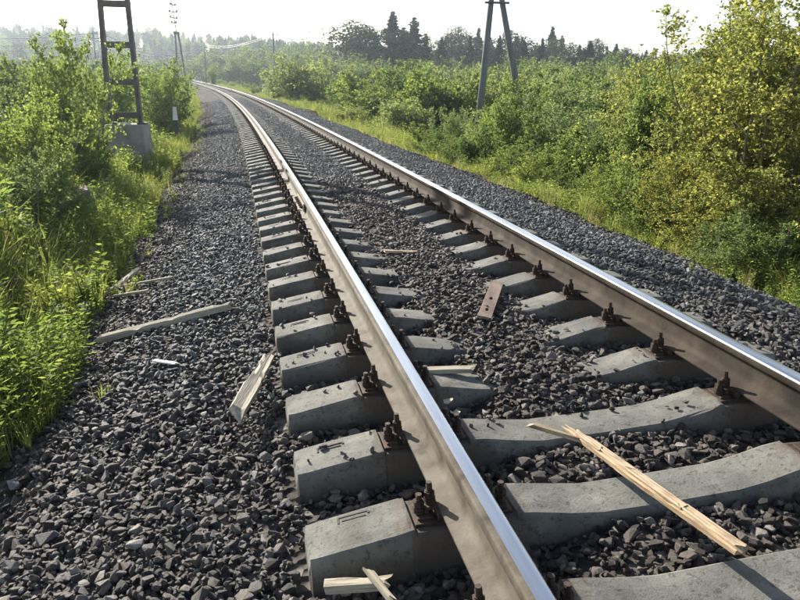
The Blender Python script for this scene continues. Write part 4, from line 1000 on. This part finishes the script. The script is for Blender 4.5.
# ------------------------------------------------------------------ forked pole
def forked_pole():
    D = 27.0; A = at_d(478.5, 124, D); B = at_d(521, 110, D + .6); Ta = at_d(491, 2, D); Tb = at_d(502, 2, D + .1)
    zb = min(gz(A[0], A[1]), gz(B[0], B[1])); root = link('forked_pole', None); root.location = (A[0], A[1], zb)
    tag(root, 'grey A-shaped telegraph pole of two leaning legs on the right', 'pole'); O = Vector(root.location)
    def leg(P, T):
        P, T = Vector(P), Vector(T); d = (T - P) / (T.z - P.z); p0 = P + d * (zb - .2 - P.z); p1 = T + d * 1.6
        mb = MB(); mb.tube([p0 - O, p1 - O], [.15, .095], 12); link('leg', mb.mesh('leg', 'pole_grey', smooth=True), root); return p1
    t1 = leg(A, Ta); t2 = leg(B, Tb)
    a, b = Vector(at_d(484.5, 3, D)), Vector(at_d(509, 3, D)); mb = MB(); mid = (a + b) / 2 - O; ln = (b - a).length; ang = math.atan2((b - a).y, (b - a).x)
    mb.box((0, -.10, 0), (ln, .08, .07)); cb = link('crossbar', mb.mesh('crossbar', 'mast_steel'), root); cb.location = mid; cb.rotation_euler = (0, 0, ang)
    # head of the pole above the picture
    top = (t1 + t2) / 2; mb = MB(); mb.tube([top - Vector((0, 0, .5)) - O, top + Vector((0, 0, 1.3)) - O], [.13, .10], 12); link('pole_head', mb.mesh('pole_head', 'pole_grey', smooth=True), root)
    ends = []
    for k in range(2):
        z = top.z + .45 + k * .5; mb = MB(); mb.box((0, 0, 0), (1.9, .09, .09)); ca_ = link('crossarm', mb.mesh('crossarm', 'mast_steel'), root); ca_.location = Vector((top.x, top.y, z)) - O; ca_.rotation_euler = (0, 0, .9)
        for q in (-.85, .85):
            mb = MB(); mb.tube([(0, 0, 0), (0, 0, .10)], .012, 6); mb.tube([(0, 0, .06), (0, 0, .09), (0, 0, .16)], [.03, .045, .02], 8)
            iz = link('insulator', mb.mesh('insulator', 'insulator'), ca_); iz.location = (q, 0, .04)
            ends.append(Vector((top.x + math.cos(.9) * q, top.y + math.sin(.9) * q, z + .2)))
    return ends
pole_ends = forked_pole()

# ------------------------------------------------------------------ far poles
def simple_pole(u, D, vtop, r, label, arms=1, group=None):
    p = at_d(u, 90, D); zb = gz(p[0], p[1]); H = at_d(u, vtop, D)[2] - zb; root = link('telegraph_pole', None); root.location = (p[0], p[1], zb)
    mb = MB(); mb.tube([(0, 0, -.2), (0, 0, H)], [r, r * .7], 10); link('post', mb.mesh('post', 'pole_grey', smooth=True), root)
    for k in range(arms):
        mb = MB(); mb.box((0, -r, H - .35 - k * .6), (1.5, .1, .1)); ar = link('crossarm', mb.mesh('crossarm', 'mast_steel'), root)
        for q in (-.65, -.25, .25, .65):
            mb = MB(); mb.tube([(0, 0, 0), (0, 0, .2)], [.05, .035], 6); iz = link('insulator', mb.mesh('insulator', 'insulator'), ar); iz.location = (q, -r, H - .3 - k * .6)
    tag(root, label, 'pole', group); return root
simple_pole(275, 105, 32, .15, 'thin dark telegraph pole left of the large round olive bush', 1)
simple_pole(207, 140, 45, .16, 'short distant pole left of the far trees carrying the white wires', 2)
simple_pole(99, 100, 31, .12, 'faint hazy pole showing beside the left leg of the steel mast', 2)
def trackside_mast():
    D = 92; p = at_d(183, 88, D); zb = gz(p[0], p[1]); z1 = at_d(180, 33, D)[2] - zb; z2 = at_d(177, 3, D)[2] - zb
    root = link('signal_mast', None); root.location = (p[0], p[1], zb); tag(root, 'tall distant mast with stacked short arms at the end of the left verge', 'mast')
    for sx, tx in ((-.55, -.28), (.60, .10)):
        mb = MB(); mb.tube([(sx, 0, -.3), (tx - .2, 0, z1)], [.14, .12], 8); link('leg', mb.mesh('leg', 'pole_grey', smooth=True), root)
    mb = MB(); mb.box((-.3, 0, z1), (.75, .3, .35)); link('head_box', mb.mesh('head_box', 'pole_grey'), root)
    mb = MB(); mb.tube([(-.3, 0, z1), (-.6, 0, z2)], [.07, .05], 8); link('spar', mb.mesh('spar', 'pole_grey', smooth=True), root)
    for k, (v, w) in enumerate(((23, .55), (18, .75), (12, .85), (5, .55))):
        z = at_d(178, v, D)[2] - zb; mb = MB(); mb.box((0, 0, 0), (w * 1.3, .14, .14)); mb.box((-w * .5, 0, .12), (.22, .2, .2)); mb.box((w * .5, 0, .12), (.22, .2, .2))
        a_ = link('arm', mb.mesh('arm', 'pole_grey'), root); a_.location = (-.5, 0, z); a_.rotation_euler = (0, .15 * (k % 2), 0)
trackside_mast()
def wire(pts_px, r, label, sags):
    P = [Vector(at_d(u, v, D)) if not isinstance(u, Vector) else u for u, v, D in pts_px]
    out = []
    for i in range(len(P) - 1):
        a, b = P[i], P[i + 1]; L = (b - a).length; sag = L * sags[i]; n = 16
        for k in range(n): t = k / n; out.append(a + (b - a) * t - Vector((0, 0, 4 * sag * t * (1 - t))))
    out.append(P[-1]); mb = MB(); mb.tube(out, r, 5); o = link('overhead_wire', mb.mesh('overhead_wire', 'wire', smooth=True)); tag(o, label, 'wire', 'pale overhead wires')
wire([(-70, 36, 85), (99, 32, 100), (207, 45, 140)], .05, 'uppermost pale wire sagging across the hills at the left', (.028, .050))
wire([(-70, 44, 85), (99, 38, 100), (207, 47, 140)], .05, 'middle pale wire sagging across the hills at the left', (.028, .045))
wire([(-70, 50, 85), (99, 41, 100), (207, 49, 140)], .04, 'lowest pale wire sagging across the hills at the left', (.032, .045))
wire([(207, 45, 140), (273, 33, 105), (pole_ends[0], 0, 0)], .014, 'thin pale wire crossing before the skyline conifers toward the forked pole', (.02, .027))
wire([(207, 47, 140), (277, 33, 105), (pole_ends[2], 0, 0)], .014, 'second thin pale wire just above it, running to the forked pole head', (.02, .024))

# ------------------------------------------------------------------ haze
mb = MB(); mb.box((0, 120, 18), (1330, 1400, 66)); hz = link('haze', mb.mesh('haze', 'wire')); hz.data.materials.clear()
hm = bpy.data.materials.new('haze'); hm.use_nodes = True; hn = hm.node_tree; hn.nodes.clear(); ho = hn.nodes.new('ShaderNodeOutputMaterial'); pv = hn.nodes.new('ShaderNodeVolumePrincipled')
pv.inputs['Color'].default_value = (.74, .87, 1, 1); pv.inputs['Density'].default_value = .00042; pv.inputs['Anisotropy'].default_value = .65
hn.links.new(pv.outputs[0], ho.inputs['Volume']); hz.data.materials.append(hm); tag(hz, 'thin bluish haze over the distance', 'haze', kind='stuff')
bpy.context.view_layer.update()
